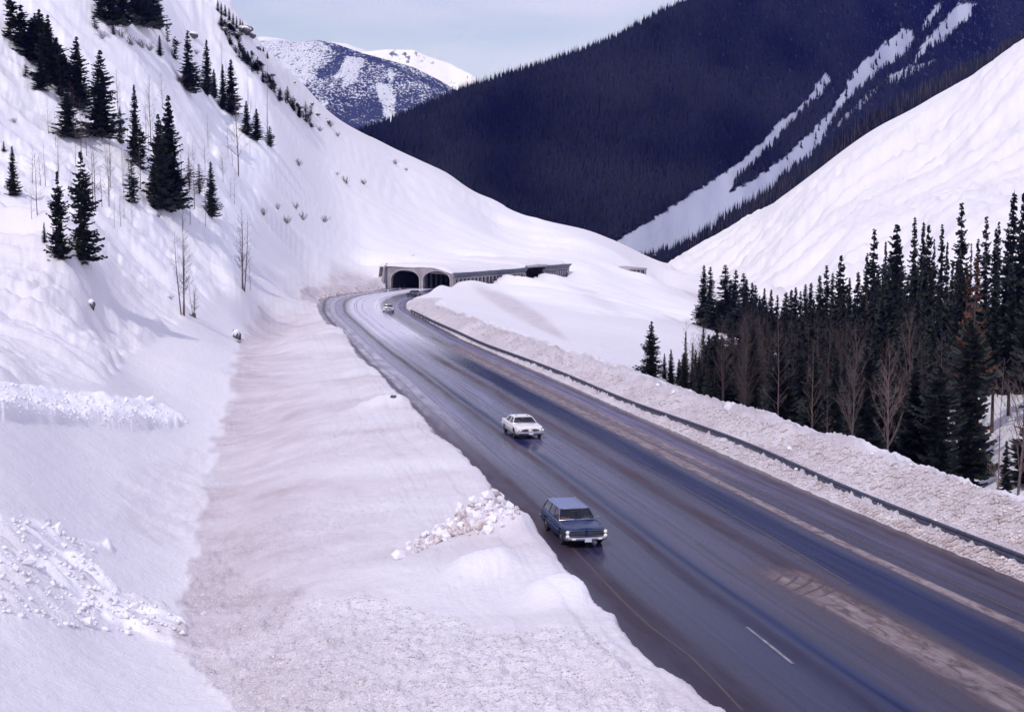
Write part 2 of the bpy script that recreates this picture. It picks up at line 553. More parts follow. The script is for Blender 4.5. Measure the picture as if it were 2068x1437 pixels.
# valley floor beside the road and the far right slope
cW((34, 66, -5), (48, 60, -6), (30, 90, -5.2), (26, 120, -5), (24, 150, -4.6), (60, 100, -5.5), (45, 130, -6.5), (60, 150, -6.5), (36, 180, -6), (45, 230, -7), (60, 200, -7.5), (80, 250, -10), (70, 330, -12), (95, 350, -13), (100, 430, -14), (120, 480, -15), (120, 600, -18),
   (110, 800, -18), (120, 1000, -16), (80, 850, -24), (60, 1000, -24), (30, 1200, -22), (-80, 1100, -20), (-100, 1400, -16), (200, 1450, -14))
cY((2060, 750, 205), (2050, 830, 160), (2040, 900, 130), (2030, 985, 105), (2300, 700, 190), (2300, 900, 120), (1960, 720, 215))
cY((1360, 532, 1190), (1430, 545, 1000), (1500, 575, 820), (1560, 590, 650), (1700, 570, 500), (1700, 500, 620), (1900, 480, 470), (2068, 500, 370), (2068, 300, 700), (2068, 400, 500), (1800, 400, 760), (1900, 300, 850), (1600, 480, 850), (1500, 540, 950),
   (2300, 400, 400), (2300, 150, 750), (2500, 300, 420), (2500, 0, 800))
rcrest = [(1400, 511, 1220), (1450, 487, 1200), (1500, 458, 1180), (1550, 430, 1165), (1600, 402, 1150), (1660, 360, 1120), (1720, 318, 1095), (1760, 285, 1080), (1800, 258, 1065), (1900, 196, 1040), (2000, 140, 1010), (2068, 95, 990), (2200, 0, 950), (2400, -120, 900)]
cY(*rcrest)
for (u, v, Y) in rcrest:
    p = atY(u, v, Y); k1, k2 = (p[1] + 70) / p[1], (p[1] + 200) / p[1]; cW((p[0] * k1, p[1] * k1, p[2] - 22), (p[0] * k2, p[1] * k2, p[2] - 60))

CPA = np.array(CP)
KA, KQ = 5.0, 1.3
def warp(x, y): return np.stack([KA * x / y, KQ * np.log(y)], -1)
Pc = warp(CPA[:, 0], CPA[:, 1]); Gc = CPA[:, 2] / CPA[:, 1]
def tps(d2): return d2 * np.log(np.maximum(d2, 1e-12)) * 0.5
n_ = len(Pc)
K_ = tps(((Pc[:, None] - Pc[None]) ** 2).sum(-1)) + np.eye(n_) * 2e-4
Q_ = np.hstack([np.ones((n_, 1)), Pc])
A_ = np.block([[K_, Q_], [Q_.T, np.zeros((3, 3))]])
W_ = np.linalg.solve(A_, np.concatenate([Gc, np.zeros(3)]))
def rbf(Pq):
    out = np.empty(len(Pq))
    for i in range(0, len(Pq), 20000):
        q = Pq[i:i + 20000]
        d2 = ((q[:, None] - Pc[None]) ** 2).sum(-1)
        out[i:i + 20000] = tps(d2) @ W_[:n_] + W_[n_] + q @ W_[n_ + 1:]
    return out

NA, NY = 1250, 1050
ac = np.concatenate([np.linspace(-0.60, -0.385, 70, endpoint=False), np.linspace(-0.385, 0.385, NA - 140), np.linspace(0.385, 0.60, 71)[1:]])
NA = len(ac)
yy = np.exp(np.linspace(math.log(13), math.log(1500), 20000))
Fc = 0.42 * (1 / 13 - 1 / yy) / (1 / 13 - 1 / 1500) + 0.58 * np.log(yy / 13) / math.log(1500 / 13)
yc = np.interp(np.linspace(0, 1, NY), Fc / Fc[-1], yy)
# coarse solve, then bilinear up to the fine grid
ca = np.linspace(-0.60, 0.60, 300); cq = np.linspace(math.log(13), math.log(1500), 420)
CG = rbf(np.stack(np.meshgrid(KA * ca, KQ * cq), -1).reshape(-1, 2)).reshape(len(cq), len(ca))
fa = np.interp(ac, ca, np.arange(len(ca))); fq = np.interp(np.log(yc), cq, np.arange(len(cq)))
ia = np.clip(fa.astype(int), 0, len(ca) - 2); iq = np.clip(fq.astype(int), 0, len(cq) - 2)
ta = (fa - ia)[None]; tq = (fq - iq)[:, None]
G = (CG[np.ix_(iq, ia)] * (1 - tq) * (1 - ta) + CG[np.ix_(iq + 1, ia)] * tq * (1 - ta) + CG[np.ix_(iq, ia + 1)] * (1 - tq) * ta + CG[np.ix_(iq + 1, ia + 1)] * tq * ta)
YY = np.repeat(yc[:, None], NA, 1); XX = YY * ac[None]
Z = G * YY

# --- snow relief: drifts and slide tracks
U, V = project(XX, YY, Z)
near = sstep(YY, 20, 60)
slope_amp = np.clip(YY / 160.0, 0.15, 3.0)
Z += 0.55 * slope_amp * fbm(XX / (YY * 0.16), np.log(YY) * 9, 3, 3) * near * 0.5
# long tracks running down the far right slope
tr = inpoly(U, V, [(1340, 540), (1700, 330), (2400, -140), (2600, 500), (1900, 520), (1560, 620)])
trm = blur(tr.astype(float), 12)
ang = R(-23); cx, sx = math.cos(ang), math.sin(ang)
along = XX * cx + YY * sx * 0.2 + Z; across = -Z * 1.0 + YY * 0.33 + XX * 0.25
Z += trm * 1.1 * fbm((XX + Z) / 40.0, (YY - 0.55 * XX + 0.3 * Z) / 5.5, 3, 23, .6)
Z += trm * 4.2 * fbm((XX + Z) / 120.0 + 0.6 * fbm(XX / 50, YY / 90, 2, 71), (YY - 0.55 * XX) / 14.0, 4, 21, 0.6)
# tracks over the fan, falling to the right
fan = inpoly(U, V, [(440, 150), (680, 270), (1250, 510), (1480, 650), (1200, 640), (760, 530), (480, 560), (430, 400)])
fm = blur(fan.astype(float), 12)
Z += fm * 1.3 * fbm((YY + 0.9 * XX) / 7.0 * 0.35 + Z / 8.0, (XX - YY * 0.3) / 70.0, 4, 31, 0.6)
lf = blur(inpoly(U, V, [(-900, -300), (440, -300), (560, 300), (480, 560), (200, 760), (-900, 800)]).astype(float), 12)
Z += lf * 1.7 * (0.22 * fbm(XX / 2.2, YY / 3.4, 3, 44, .6) + 0.10 * fbm(XX / .8, YY / 1.1, 2, 45)) * (0.35 + 0.65 * sstep(fbm(XX / 18, YY / 18, 2, 46), -.2, .5)) * sstep(YY, 55, 90)
Z += lf * 0.16 * fbm((XX * 0.35 + YY) / 1.6, (XX - 0.2 * YY) / 9.0, 3, 47, .6)
Z += lf * 0.95 * fbm((XX * 0.35 + YY) / 5.0, (XX - 0.2 * YY) / 30.0, 4, 41, 0.6)
# rock steps and cornices on the upper ridge
rk = blur(inpoly(U, V, [(380, -60), (500, 40), (680, 262), (640, 262), (560, 215), (440, 120), (330, -60)]).astype(float), 6)
Z += rk * 9.0 * np.maximum(0, fbm(XX / 22.0, (YY + Z) / 26.0, 3, 51)) * 1.0 + rk * 1.3 * fbm(XX / 6, (YY + Z) / 7, 3, 52)

# --- bank left of the road: cross drifts, granular fill
U, V = project(XX, YY, Z)
dL = (xL(YY) - XX) * 0.975
dR = (XX - xR(YY)) * 0.975
bankpoly = [(340, 1300), (395, 1130), (412, 1000), (438, 900), (465, 810), (478, 715), (520, 620), (600, 575), (700, 550), (820, 590), (660, 600), (640, 621), (675, 655), (767, 748), (890, 873), (997, 968), (1087, 1080), (1164, 1154),
            (1261, 1235), (1358, 1343), (1497, 1440), (1800, 1900), (500, 1900), (480, 1440), (400, 1350)]
jit = 14 * fbm(XX * 0.9, YY * 0.5, 3, 61)
bankm = inpoly(U + jit, V + jit * 0.6, bankpoly).astype(float)
bb = blur(bankm, 3)
Z += blur(bankm, 10) * (0.09 * fbm((XX * 0.45 + YY) / 4.5, (XX - 0.5 * YY) / 22.0, 3, 62))
# relief of the near bank: benches
Z += blur(bankm, 10) * 0.24 * (1 - sstep(YY, 60, 100)) * np.clip(fbm((XX + 1.6 * YY) / 16.0, (XX - 0.5 * YY) / 14.0, 2, 64), -1, 1)
grain = np.zeros_like(Z); dirt = np.zeros_like(Z)
dirt += bb * (0.42 + 0.50 * sstep(dL, 5.0, 13.0) + 0.30 * fbm((XX * 0.45 + YY) / 5.0, (XX - 0.5 * YY) / 25.0, 3, 65))
grain += bb * (0.30 + 0.25 * fbm(XX / 6, YY / 9, 3, 66))
gp = blur(inpoly(U + jit * 2, V + jit, [(360, 1310), (560, 1225), (740, 1195), (900, 1230), (1010, 1275), (1180, 1255), (1235, 1300), (1330, 1400), (1420, 1500), (1300, 1900), (600, 1900), (470, 1440)]).astype(float), 5)
grain += gp * 0.75; dirt -= gp * 0.30
gp2 = blur(inpoly(U + jit, V + jit, [(930, 1150), (1010, 1150), (1100, 1185), (1010, 1190), (900, 1170)]).astype(float), 3)
grain += gp2 * .3; dirt
gp3 = blur(inpoly(U + jit, V + jit, [(380, 1300), (375, 1170), (440, 1130), (520, 1180), (620, 1170), (560, 1260)]).astype(float), 6)
grain += gp3 * .5; dirt += gp3 * .3
Z += bb * (1 - sstep(dL, 4.0, 7.0)) * 0.06 * fbm(dL / 0.5, YY / 22.0, 3, 68)
# soot-stained drifts on the fan
for poly, k in (([(930, 560), (1010, 585), (1100, 640), (1150, 690), (1080, 660), (990, 610)], .75), ([(1140, 575), (1200, 590), (1270, 640), (1200, 615)], .9),
                ([(1300, 562), (1350, 570), (1440, 600), (1480, 640), (1420, 622), (1350, 590)], .6), ([(680, 545), (740, 550), (790, 586), (700, 596), (640, 600)], .55),
                ([(560, 640), (640, 600), (640, 640), (500, 720), (480, 700)], .3)):
    dm = blur(inpoly(U + jit * .4, V + jit * .2, poly).astype(float), 14)
    dirt += dm * k
    grain += dm * .2
# streaked slide debris left of the ditch
t1v = np.clip((V - np.interp(U, [-300, 0, 100, 230, 320, 385], [765, 775, 790, 803, 815, 852])) / 60.0, 0, 1)
t1 = blur(inpoly(U + jit * .5, V + jit * .3, [(-300, 765), (0, 775), (100, 790), (230, 803), (320, 815), (385, 852), (330, 863), (180, 856), (0, 840), (-300, 820)]).astype(float), 2)
Z += t1 * (0.30 + 0.45 * t1v + 0.22 * fbm(XX / 2.0, YY / 2.6, 3, 81) + .10 * fbm(XX / .7, YY / .9, 2, 84))
t2 = blur(inpoly(U + jit * .8, V + jit * .4, [(-300, 1000), (0, 1035), (100, 1055), (150, 1090), (240, 1100), (180, 1130), (240, 1200), (330, 1220), (375, 1262), (385, 1300), (260, 1285), (130, 1265), (0, 1240), (-300, 1200)]).astype(float), 3)
Z += t2 * (0.10 + 0.34 * np.maximum(-.1, fbm(XX / 2.0, (YY + XX * 0.15) / 0.75, 3, 82, .55)))
t3 = blur(inpoly(U + jit, V + jit, [(250, 960), (400, 890), (420, 1000), (400, 1080), (300, 1100), (230, 1060)]).astype(float), 8)
Z += t3 * 0.10 * fbm(XX / 1.2, YY / 1.4, 3, 83); dirt += t3 * .18
mnd = [(1052, 1068, 1.3, .6), (1000, 1126, 1.4, .35), (1158, 1186, 1.4, .5), (783, 812, 2.4, .5), (60, 520, 9, 1.2)]
sunlit_m = np.zeros_like(Z)
for (u, v, r_, h_) in mnd:
    c = atZ(u, v, 1.3) if v > 700 else atY(u, v, 142)
    d2 = ((XX - c[0] + (0.5 if v > 700 else 0)) / r_) ** 2 + ((YY - c[1]) / (r_ * 1.15)) ** 2
    Z += h_ * np.exp(-d2 * d2)
    if v > 700: sunlit_m += 0.55 * np.exp(-(d2 * 1.3) ** 2)  # sunlit brightness of the mounds painted as whiter snow
gr = np.clip(grain, 0, 1)
fade = 1 - sstep(YY, 90, 190)
Z += gr * fade * (0.13 * fbm(XX / 0.55, YY / 0.55, 2, 91) + 0.09 * fbm(XX / 0.2, YY / 0.22, 1, 92))
Z += 0.035 * fbm(XX / 1.3, YY / 1.5, 4, 95, .6) * (1 - sstep(YY, 150, 300))

# --- road corridor
cut = 0.30 + 0.35 * fbm(YY / 2.3, XX * 0, 3, 101)      # ragged cut of the bank
onroad = (dL < 0) & (dR < 0) & (YY < 372)
bend = sstep(YY, 272, 292)
inner = sstep(dL + 0.14 * (1 - bend) * fbm(YY / 1.6, XX * 0 + 3, 3, 102), -0.05, 0.45 + 3.6 * bend)
Zl = -0.2 + (Z + 0.2) * inner
hump = 0.18 * sstep(dL, 0.2, 1.0) * (1 - sstep(dL, 1.5, 4.0))
Zl += hump * (1 - sstep(YY, 200, 260))
lum = fbm(XX / 0.35, YY / 0.4, 2, 103)
railf = 1 - sstep(YY, 262, 285)
dRj = dR + 0.10 * fbm(XX / .6, YY / .8, 3, 108)
vergez = -0.20 + 0.30 * sstep(dRj, -0.05, 0.38) + 0.22 * sstep(dR, 0.0, 0.8) + (0.17 * lum + 0.08 * fbm(XX / .15, YY / .17, 1, 107)) * sstep(dR, 0.1, 0.7)
rx = np.interp(YY, [p[1] for p in rail_pts], [p[0] for p in rail_pts])
dG = (XX - rx) * 0.975
behind = 0.66 + 1.0 * sstep(dG, 0.15, 3.0) + 0.30 * fbm(XX / 1.5, YY / 2.0, 5, 104, .62) * sstep(dG, 0.3, 1.2) + 0.10 * lum * sstep(dG, 0.2, .8)
prof = np.where(dG < 0.10, vergez, vergez + (behind - vergez) * sstep(dG, 0.06, 0.20))
drop = sstep(dG, 3.2 + 0.5 * fbm(YY / 3, XX * 0, 2, 105), 7.5)
Gr = np.where(YY < 300, np.minimum(Z, 1.5 + Z * 0.0 + np.maximum(0, Z - 1.5)), Z)
Zr_rail = prof * (1 - drop) + Gr * drop
Zr_far = Z * sstep(dR, 0.0, 1.6) + 0.1
Zr = Zr_rail * railf + Zr_far * (1 - railf)
Zn = np.where(onroad, -0.22, np.where(dL >= 0, Zl, Zr))
Z = np.where(YY < 374, Zn, Z)
rd = ((dR > -0.1) & (dG < 4.2) & (YY < 290)).astype(float)
rdm = blur(rd, 2)
dirt += rdm * (1.0 + 0.4 * fbm(XX / 3, YY / 4, 3, 106)); grain += rdm * 0.8
dirt += ((dL > -.3) & (dL < 0.45) & (YY < 300)) * (0.55 + .3 * fbm(YY / 3, XX * 0, 2, 111))
# the wall left of the last bend
lw = blur(((dL > 0) & (dL < 4) & (YY > 285) & (YY < 372)).astype(float), 2); dirt += lw * .75; grain += lw * .5; Z += lw * .5 * fbm(XX / 3, YY / 3, 3, 121)

# --- room for the snow shed: floor level under its roof
SH0 = np.array([-15.2, 368.0]); SD = np.array([math.sin(R(21.9)), math.cos(R(21.9))]); SN = np.array([-SD[1], SD[0]])
SW, SLN = 19.0, 88.0
rel = np.stack([XX - SH0[0], YY - SH0[1]], -1)
sl = rel @ SD; sn = rel @ SN
inside = (sl > -0.6) & (sl < SLN + 1) & (sn > -0.6) & (sn < SW + 0.6)
front = (sl > -14) & (sl <= -0.6) & (sn > 0.5) & (sn < SW - 0.5)
Zflat = -0.22
Z = np.where(inside, Zflat, Z)
Z = np.where(front & (dL < 0.5) & (sn > 8.5), np.minimum(Z, Zflat + 0.0), Z)
# small shed farther on
S20 = np.array([47.0, 548.0]); 
dirt = np.clip(dirt, 0, 1); grain = np.clip(grain, 0, 1)

co = np.stack([XX, YY, Z], -1).reshape(-1, 3)
faces = grid_faces(NY, NA)
gme = np_mesh("snow_ground", co, faces, smooth=True)
attr(gme, "fresh", np.clip(sunlit_m + .65 * lf * sstep(YY, 140, 220) + .45 * fm + t1 * 1.0 + t2 * sstep(fbm(XX / 2.2, (YY + XX * .15) / .8, 3, 85), -.15, .35), 0, 1)); attr(gme, "dirt", dirt); attr(gme, "grain", grain)  # debris and left slope whitened: clean snow plus painted-in sunlight
ground = link("ground", gme, None, M['snow'])
tag(ground, "snow covered valley ground with drifts and ploughed banks beside the highway", kind="structure")

def Hxy(x, y):
    a = x / y
    j = np.interp(a, ac, np.arange(NA)); i = np.interp(y, yc, np.arange(NY))
    i0 = min(int(i), NY - 2); j0 = min(int(j), NA - 2); ti = i - i0; tj = j - j0
    return float(Z[i0, j0] * (1 - ti) * (1 - tj) + Z[i0 + 1, j0] * ti * (1 - tj) + Z[i0, j0 + 1] * (1 - ti) * tj + Z[i0 + 1, j0 + 1] * ti * tj)

def hit(u, v, ymin=30):
    """where the view line through a picture point first meets the ground"""
    d = ray(u, v); a = d[0] / d[1]
    j = np.interp(a, ac, np.arange(NA)); j0 = min(int(j), NA - 2); tj = j - j0
    col = Z[:, j0] * (1 - tj) + Z[:, j0 + 1] * tj
    rz = CAM_H + d[2] / d[1] * yc
    ok = np.where((col >= rz) & (yc > ymin))[0]
    if len(ok) == 0: return None
    y = yc[ok[0]]
    return (a * y, y, float(col[ok[0]]))

# ------------------------------------------------------------------ the road
def road_s():
    s = list(np.arange(14, 372, 0.6)) 
    return s
ys = np.array(road_s())
NT = 40
tt = np.linspace(-0.02, 1.02, NT)
xl, xr = xL(ys), xR(ys)
# keep the ragged edge out of the lane pattern: smooth edges for UV
def smooth1(a, n):
    for _ in range(n):
        b = a.copy(); b[1:-1] = (a[:-2] + 2 * a[1:-1] + a[2:]) / 4; a = b
    return a
xls, xrs = smooth1(xl, 300), smooth1(xr, 300)
X = xl[:, None] - 0.4 + (xr - xl + 0.8)[:, None] * tt[None]
Yg = np.repeat(ys[:, None], NT, 1)
Zg = 0.0 + 0 * X
v_ = np.stack([X, Yg, Zg], -1).reshape(-1, 3)
f_ = grid_faces(len(ys), NT)
rme = np_mesh("road", v_, f_[:, ::-1] if False else f_, smooth=True)
width = xrs - xls
T = (X - xls[:, None]) / width[:, None] * 17.6        # metres across, 0 = left edge
attr(rme, "across", T); attr(rme, "along", Yg)
road = link("road", rme)
tag(road, "wet four lane highway with sand strips and slush", kind="structure")
# floor inside the shed
mb = MB()
p = [SH0 + SN * 0.3 - SD * 6, SH0 + SN * 0.3 + SD * SLN, SH0 + SN * (SW - .3) + SD * SLN, SH0 + SN * (SW - .3) - SD * 4]
mb.add([(q[0], q[1], -0.012) for q in p], [(0, 1, 2, 3)])
rf = mb.build("road_in_shed", M['dark_in']); tag(rf, "dry road floor inside the snow shed", kind="structure")

m = mat("wet_asphalt", (0.05, 0.05, 0.06), 0.2)
va = N(m, 'ShaderNodeAttribute', attribute_name="across").outputs['Fac']
vs = N(m, 'ShaderNodeAttribute', attribute_name="along").outputs['Fac']
comb = N(m, 'ShaderNodeCombineXYZ'); L(m, va, comb.inputs[0]); L(m, vs, comb.inputs[1])
cv = comb.outputs[0]
w1 = noise(m, mapping(m, cv, (0.5, 0.035, 1)), 1.0, 4, .55)       # slow wander
w2 = noise(m, mapping(m, cv, (3.4, 0.09, 1)), 1.0, 6, .62, .6)         # fine long streaks
w3 = noise(m, mapping(m, cv, (0.9, 0.16, 1)), 1.0, 7, .68, .4)         # patches
w4 = noise(m, mapping(m, cv, (9, 9, 1)), 1.0, 2, .5)
tw = math_node(m, 'ADD', va, math_node(m, 'MULTIPLY_ADD', w1, 0.9, -0.45))
def band(t, a, b, soft=0.25):
    up = math_node(m, 'DIVIDE', math_node(m, 'SUBTRACT', t, a), soft, clamp=True)
    dn = math_node(m, 'DIVIDE', math_node(m, 'SUBTRACT', b, t), soft, clamp=True)
    return math_node(m, 'MULTIPLY', up, dn, clamp=True)
def mul(*a):
    r_ = a[0]
    for q in a[1:]: r_ = math_node(m, 'MULTIPLY', r_, q, clamp=True)
    return r_
def far(a, b):
    return math_node(m, 'DIVIDE', math_node(m, 'SUBTRACT', vs, a), b - a, clamp=True)
t_j = math_node(m, 'ADD', va, math_node(m, 'MULTIPLY_ADD', w3, 0.9, -0.45))
base = mixc(m, ramp(m, w2, [(0.3, 0.0), (0.7, 1.0)]), (0.014, 0.013, 0.045), (0.075, 0.062, 0.125))
# brown grit between the wheel tracks
brown = math_node(m, 'ADD', band(tw, 4.6, 5.5, .4), band(tw, 9.0, 10.3, .4), clamp=True)
brown = math_node(m, 'ADD', brown, band(tw, 0.4, 2.4, .6), clamp=True)
brown = math_node(m, 'ADD', brown, band(tw, 15.6, 17.6, .5), clamp=True)
brown = mul(brown, ramp(m, w3, [(0.3, 0.35), (0.6, 1.0)]))
base = mixc(m, mul(brown, math_node(m, 'ADD', w3, 0.25)), base, (0.075, 0.044, 0.046))
# pale drying lanes
pale = math_node(m, 'ADD', band(tw, 5.9, 8.9, .8), band(tw, 2.6, 4.4, .6), clamp=True)
pale = math_node(m, 'ADD', pale, band(tw, 15.0, 17.2, .5), clamp=True)
palec = mul(pale, ramp(m, w2, [(0.3, 0.2), (0.62, 1.0)]), math_node(m, 'MULTIPLY_ADD', far(50, 120), .75, .25))
base = mixc(m, mul(palec, 0.75), base, (0.20, 0.185, 0.33))
# slush on the shoulder lane; round the bend it also paints in white glare
slush_l = mul(band(t_j, 0.9, 3.3, .5), far(85, 140), .8, ramp(m, w3, [(0.30, 0.1), (0.62, 1.0)]))
slush_glare = mul(band(t_j, 4.8, 13.5, 1.5), far(160, 205), ramp(m, math_node(m, 'ADD', w2, math_node(m, 'MULTIPLY_ADD', w3, .6, -.3)), [(0.22, 0.0), (0.38, 1.0)]))
slush = math_node(m, 'ADD', slush_l, slush_glare, clamp=True)
base = mixc(m, mul(slush, 0.9), base, (0.70, 0.68, 0.78))
tracks = None
for tq_, st_ in ((1.9, .5), (3.15, .7), (3.55, .5), (4.75, .8), (6.9, .6), (7.35, .7), (8.6, .6), (11.4, .5), (12.7, .6), (16.1, .5), (16.9, .5)):
    b_ = mul(band(math_node(m, 'ADD', va, math_node(m, 'MULTIPLY_ADD', w1, 0.8 + .1 * tq_ % .5, -.45)), tq_, tq_ + .22, .07), st_, ramp(m, w3, [(0.35, 0.2), (0.55, 1.0)]))
    tracks = b_ if tracks is None else math_node(m, 'MAXIMUM', tracks, b_)
base = mixc(m, tracks, base, (0.010, 0.009, 0.018))
agg = noise(m, mapping(m, cv, (22, 22, 1)), 1.0, 3, .7)
base = mixc(m, mul(ramp(m, agg, [(0.50, 0.0), (0.68, 1.0)]), .45), base, (0.16, 0.14, 0.17))
# sand strips
s1 = band(math_node(m, 'ADD', va, math_node(m, 'MULTIPLY_ADD', w1, .5, -.25)), 13.55, 14.25, .12)
wide = mul(band(t_j, 13.4, 15.6, .15), band(vs, 82, 186, 6), ramp(m, w3, [(0.30, 0.3), (0.5, 1.0)]))
dark_gap = math_node(m, 'SUBTRACT', 1.0, band(va, 14.35, 14.75, .15))
s1 = math_node(m, 'MAXIMUM', mul(s1, math_node(m, 'SUBTRACT', 1.0, far(186, 200))), mul(wide, dark_gap))
tp = math_node(m, 'ADD', va, math_node(m, 'MULTIPLY_ADD', w3, .8, -.4))
s2core = math_node(m, 'SUBTRACT', 1.0, far(59, 61.5))
s2 = mul(band(math_node(m, 'ADD', tp, math_node(m, 'MULTIPLY', math_node(m, 'SUBTRACT', 60.0, vs), -0.02)), 7.9, 10.2, .5), s2core)
s3 = mul(band(tp, 10.6, 11.3, .4), band(vs, 60, 70, 3))
sand = math_node(m, 'MAXIMUM', math_node(m, 'MAXIMUM', s1, mul(s2, ramp(m, w2, [(0.25, 0.35), (0.6, .95)]))), mul(s3, .5))
w5 = noise(m, mapping(m, cv, (2.6, 0.8, 1)), 1.0, 6, .7, .8)
rimm = mul(band(math_node(m, 'ADD', tp, 0.0), 7.2, 10.9, .6), math_node(m, 'SUBTRACT', 1.0, far(60, 63)), ramp(m, w5, [(0.35, 0.3), (0.6, 1.0)]))
base = mixc(m, mul(rimm, .8), base, (0.085, 0.052, 0.05))
sand = mul(sand, ramp(m, w5, [(0.25, 0.45), (0.5, 1.0)]))
sandc = mixc(m, ramp(m, w5, [(0.35, 0.0), (0.65, 1.0)]), (0.165, 0.125, 0.12), (0.31, 0.26, 0.265))
# tyre tracks turning across the sand patch
base = mixc(m, sand, base, sandc)
arc = N(m, 'ShaderNodeTexWave'); arc.wave_type = 'RINGS'; arc.rings_direction = 'Z'
arc.inputs['Scale'].default_value = 0.55; arc.inputs['Distortion'].default_value = 0.4
mo = N(m, 'ShaderNodeMapping'); mo.inputs['Location'].default_value = (-3.0, -62.5, 0); L(m, cv, mo.inputs['Vector']); L(m, mo.outputs[0], arc.inputs['Vector'])
arcm = mul(ramp(m, arc.outputs['Fac'], [(0.80, 0.0), (0.9, 1.0)]), s2, band(vs, 55.5, 60.0, .8))
base = mixc(m, mul(arcm, .75), base, (0.10, 0.07, 0.08))
# edge lines / dirt at both rims
rim = math_node(m, 'ADD', band(t_j, -2.0, 0.35, .3), band(t_j, 17.3, 20.0, .3), clamp=True)
base = mixc(m, mul(rim, .8), base, (0.15, 0.10, 0.09))
base = mixc(m, mul(ramp(m, w4, [(0.66, 0.0), (0.72, 1.0)]), .35), base, (0.03, 0.03, 0.035))
L(m, base, BS(m).inputs['Base Color'])
deep = math_node(m, 'ADD', band(tw, 10.4, 13.4, .7), band(tw, 5.2, 6.4, .5), clamp=True)
rough = mixc(m, sand, mixc(m, brown, mixc(m, w2, 0.14 and (0.10, 0.10, 0.10), (0.32, 0.32, 0.32)), (0.5, 0.5, 0.5)), (0.85, 0.85, 0.85))
nearb = mul(band(tw, 2.2, 6.6, 1.2), math_node(m, 'SUBTRACT', 1.0, far(46, 78)), .55)
deep_refl = mul(math_node(m, 'ADD', math_node(m, 'ADD', band(tw, 10.7, 13.3, .35), band(tw, 5.4, 6.3, .25), clamp=True), nearb, clamp=True), math_node(m, 'SUBTRACT', 1.0, sand), .8)  # navy reflection of the mountain painted into the wet lanes
base = mixc(m, math_node(m, 'MULTIPLY', math_node(m, 'SUBTRACT', 1.0, far(48, 110)), mul(math_node(m, 'SUBTRACT', 1.0, sand), .55)), base, (0.008, 0.007, 0.022))
L(m, mixc(m, mul(deep_refl, math_node(m, 'SUBTRACT', 1.0, slush)), base, mixc(m, ramp(m, w2, [(0.3, 0.0), (0.65, 1.0)]), (0.006, 0.010, 0.045), (0.014, 0.028, 0.10))), BS(m).inputs['Base Color'])
rough = mixc(m, slush, rough, (0.5, 0.5, 0.5))
rough = mixc(m, mul(deep, .8), rough, (0.07, 0.07, 0.07))
L(m, rough, BS(m).inputs['Roughness'])
L(m, math_node(m, 'MULTIPLY_ADD', deep, -0.075, 0.09), BS(m).inputs['Specular IOR Level'])
L(m, bump(m, math_node(m, 'ADD', w2, math_node(m, 'MULTIPLY', w4, .5)), 0.25, 0.02), BS(m).inputs['Normal'])
rme.materials.append(m)

# painted lines, laid on the asphalt
M['white_line'] = mat("worn_white_paint", (0.36, 0.33, 0.36), 0.55)
M['yellow_line'] = mat("worn_yellow_paint", (0.09, 0.055, 0.045), 0.6)
for mm in ('white_line', 'yellow_line'):
    c = tuple(BS(M[mm]).inputs['Base Color'].default_value)[:3]
    varied(M[mm], c, (0.05, 0.04, 0.05), 1.2)
def xat(t, y): return np.interp(y, ys, xls) + t / 17.6 * np.interp(y, ys, width)
def line(name, t, y0, y1, w, mt, label):
    mb = MB(); yy_ = np.arange(y0, y1 + 1, 1.0)
    for a, b in zip(yy_[:-1], yy_[1:]):
        mb.add([(xat(t, a) - w / 2, a, .005), (xat(t, a) + w / 2, a, .005), (xat(t, b) + w / 2, b, .005), (xat(t, b) - w / 2, b, .005)], [(0, 1, 2, 3)])
    o = mb.build(name, mt); tag(o, label, kind="structure"); return o
def line_px(name, pts, w, mt, label):
    mb = MB(); P_ = [atZ(u, v, 0.006) for u, v in pts]
    for a, b in zip(P_[:-1], P_[1:]):
        mb.add([(a[0] - w / 2, a[1], .006), (a[0] + w / 2, a[1], .006), (b[0] + w / 2, b[1], .006), (b[0] - w / 2, b[1], .006)], [(0, 1, 2, 3)])
    o = mb.build(name, mt); tag(o, label, kind="structure"); return o
line_px("lane_line", [(1601, 1339), (1554, 1301), (1508, 1265)], .12, M['white_line'], "short white dashed lane line on wet asphalt")
line_px("centre_line", [(1715, 1178), (1560, 1085), (1400, 995), (1280, 930), (1180, 873), (1090, 824)], .12, M['yellow_line'], "faded yellow centre line between the lanes")
line_px("edge_line", [(1500, 1434), (1440, 1370), (1395, 1325), (1310, 1262), (1255, 1210), (1200, 1152), (1150, 1100), (1095, 1048)], .09, M['yellow_line'], "faded yellow edge line beside the snow bank")
line("edge_line", 14.9, 50, 140, .10, M['yellow_line'], "thin faded line beside the long strip of sand")
# ------------------------------------------------------------------ mountains
def interp_line(pts, us):
    p = sorted(pts)
    a = np.array(p, float)
    return [np.interp(us, a[:, 0], a[:, k]) for k in range(1, a.shape[1])]

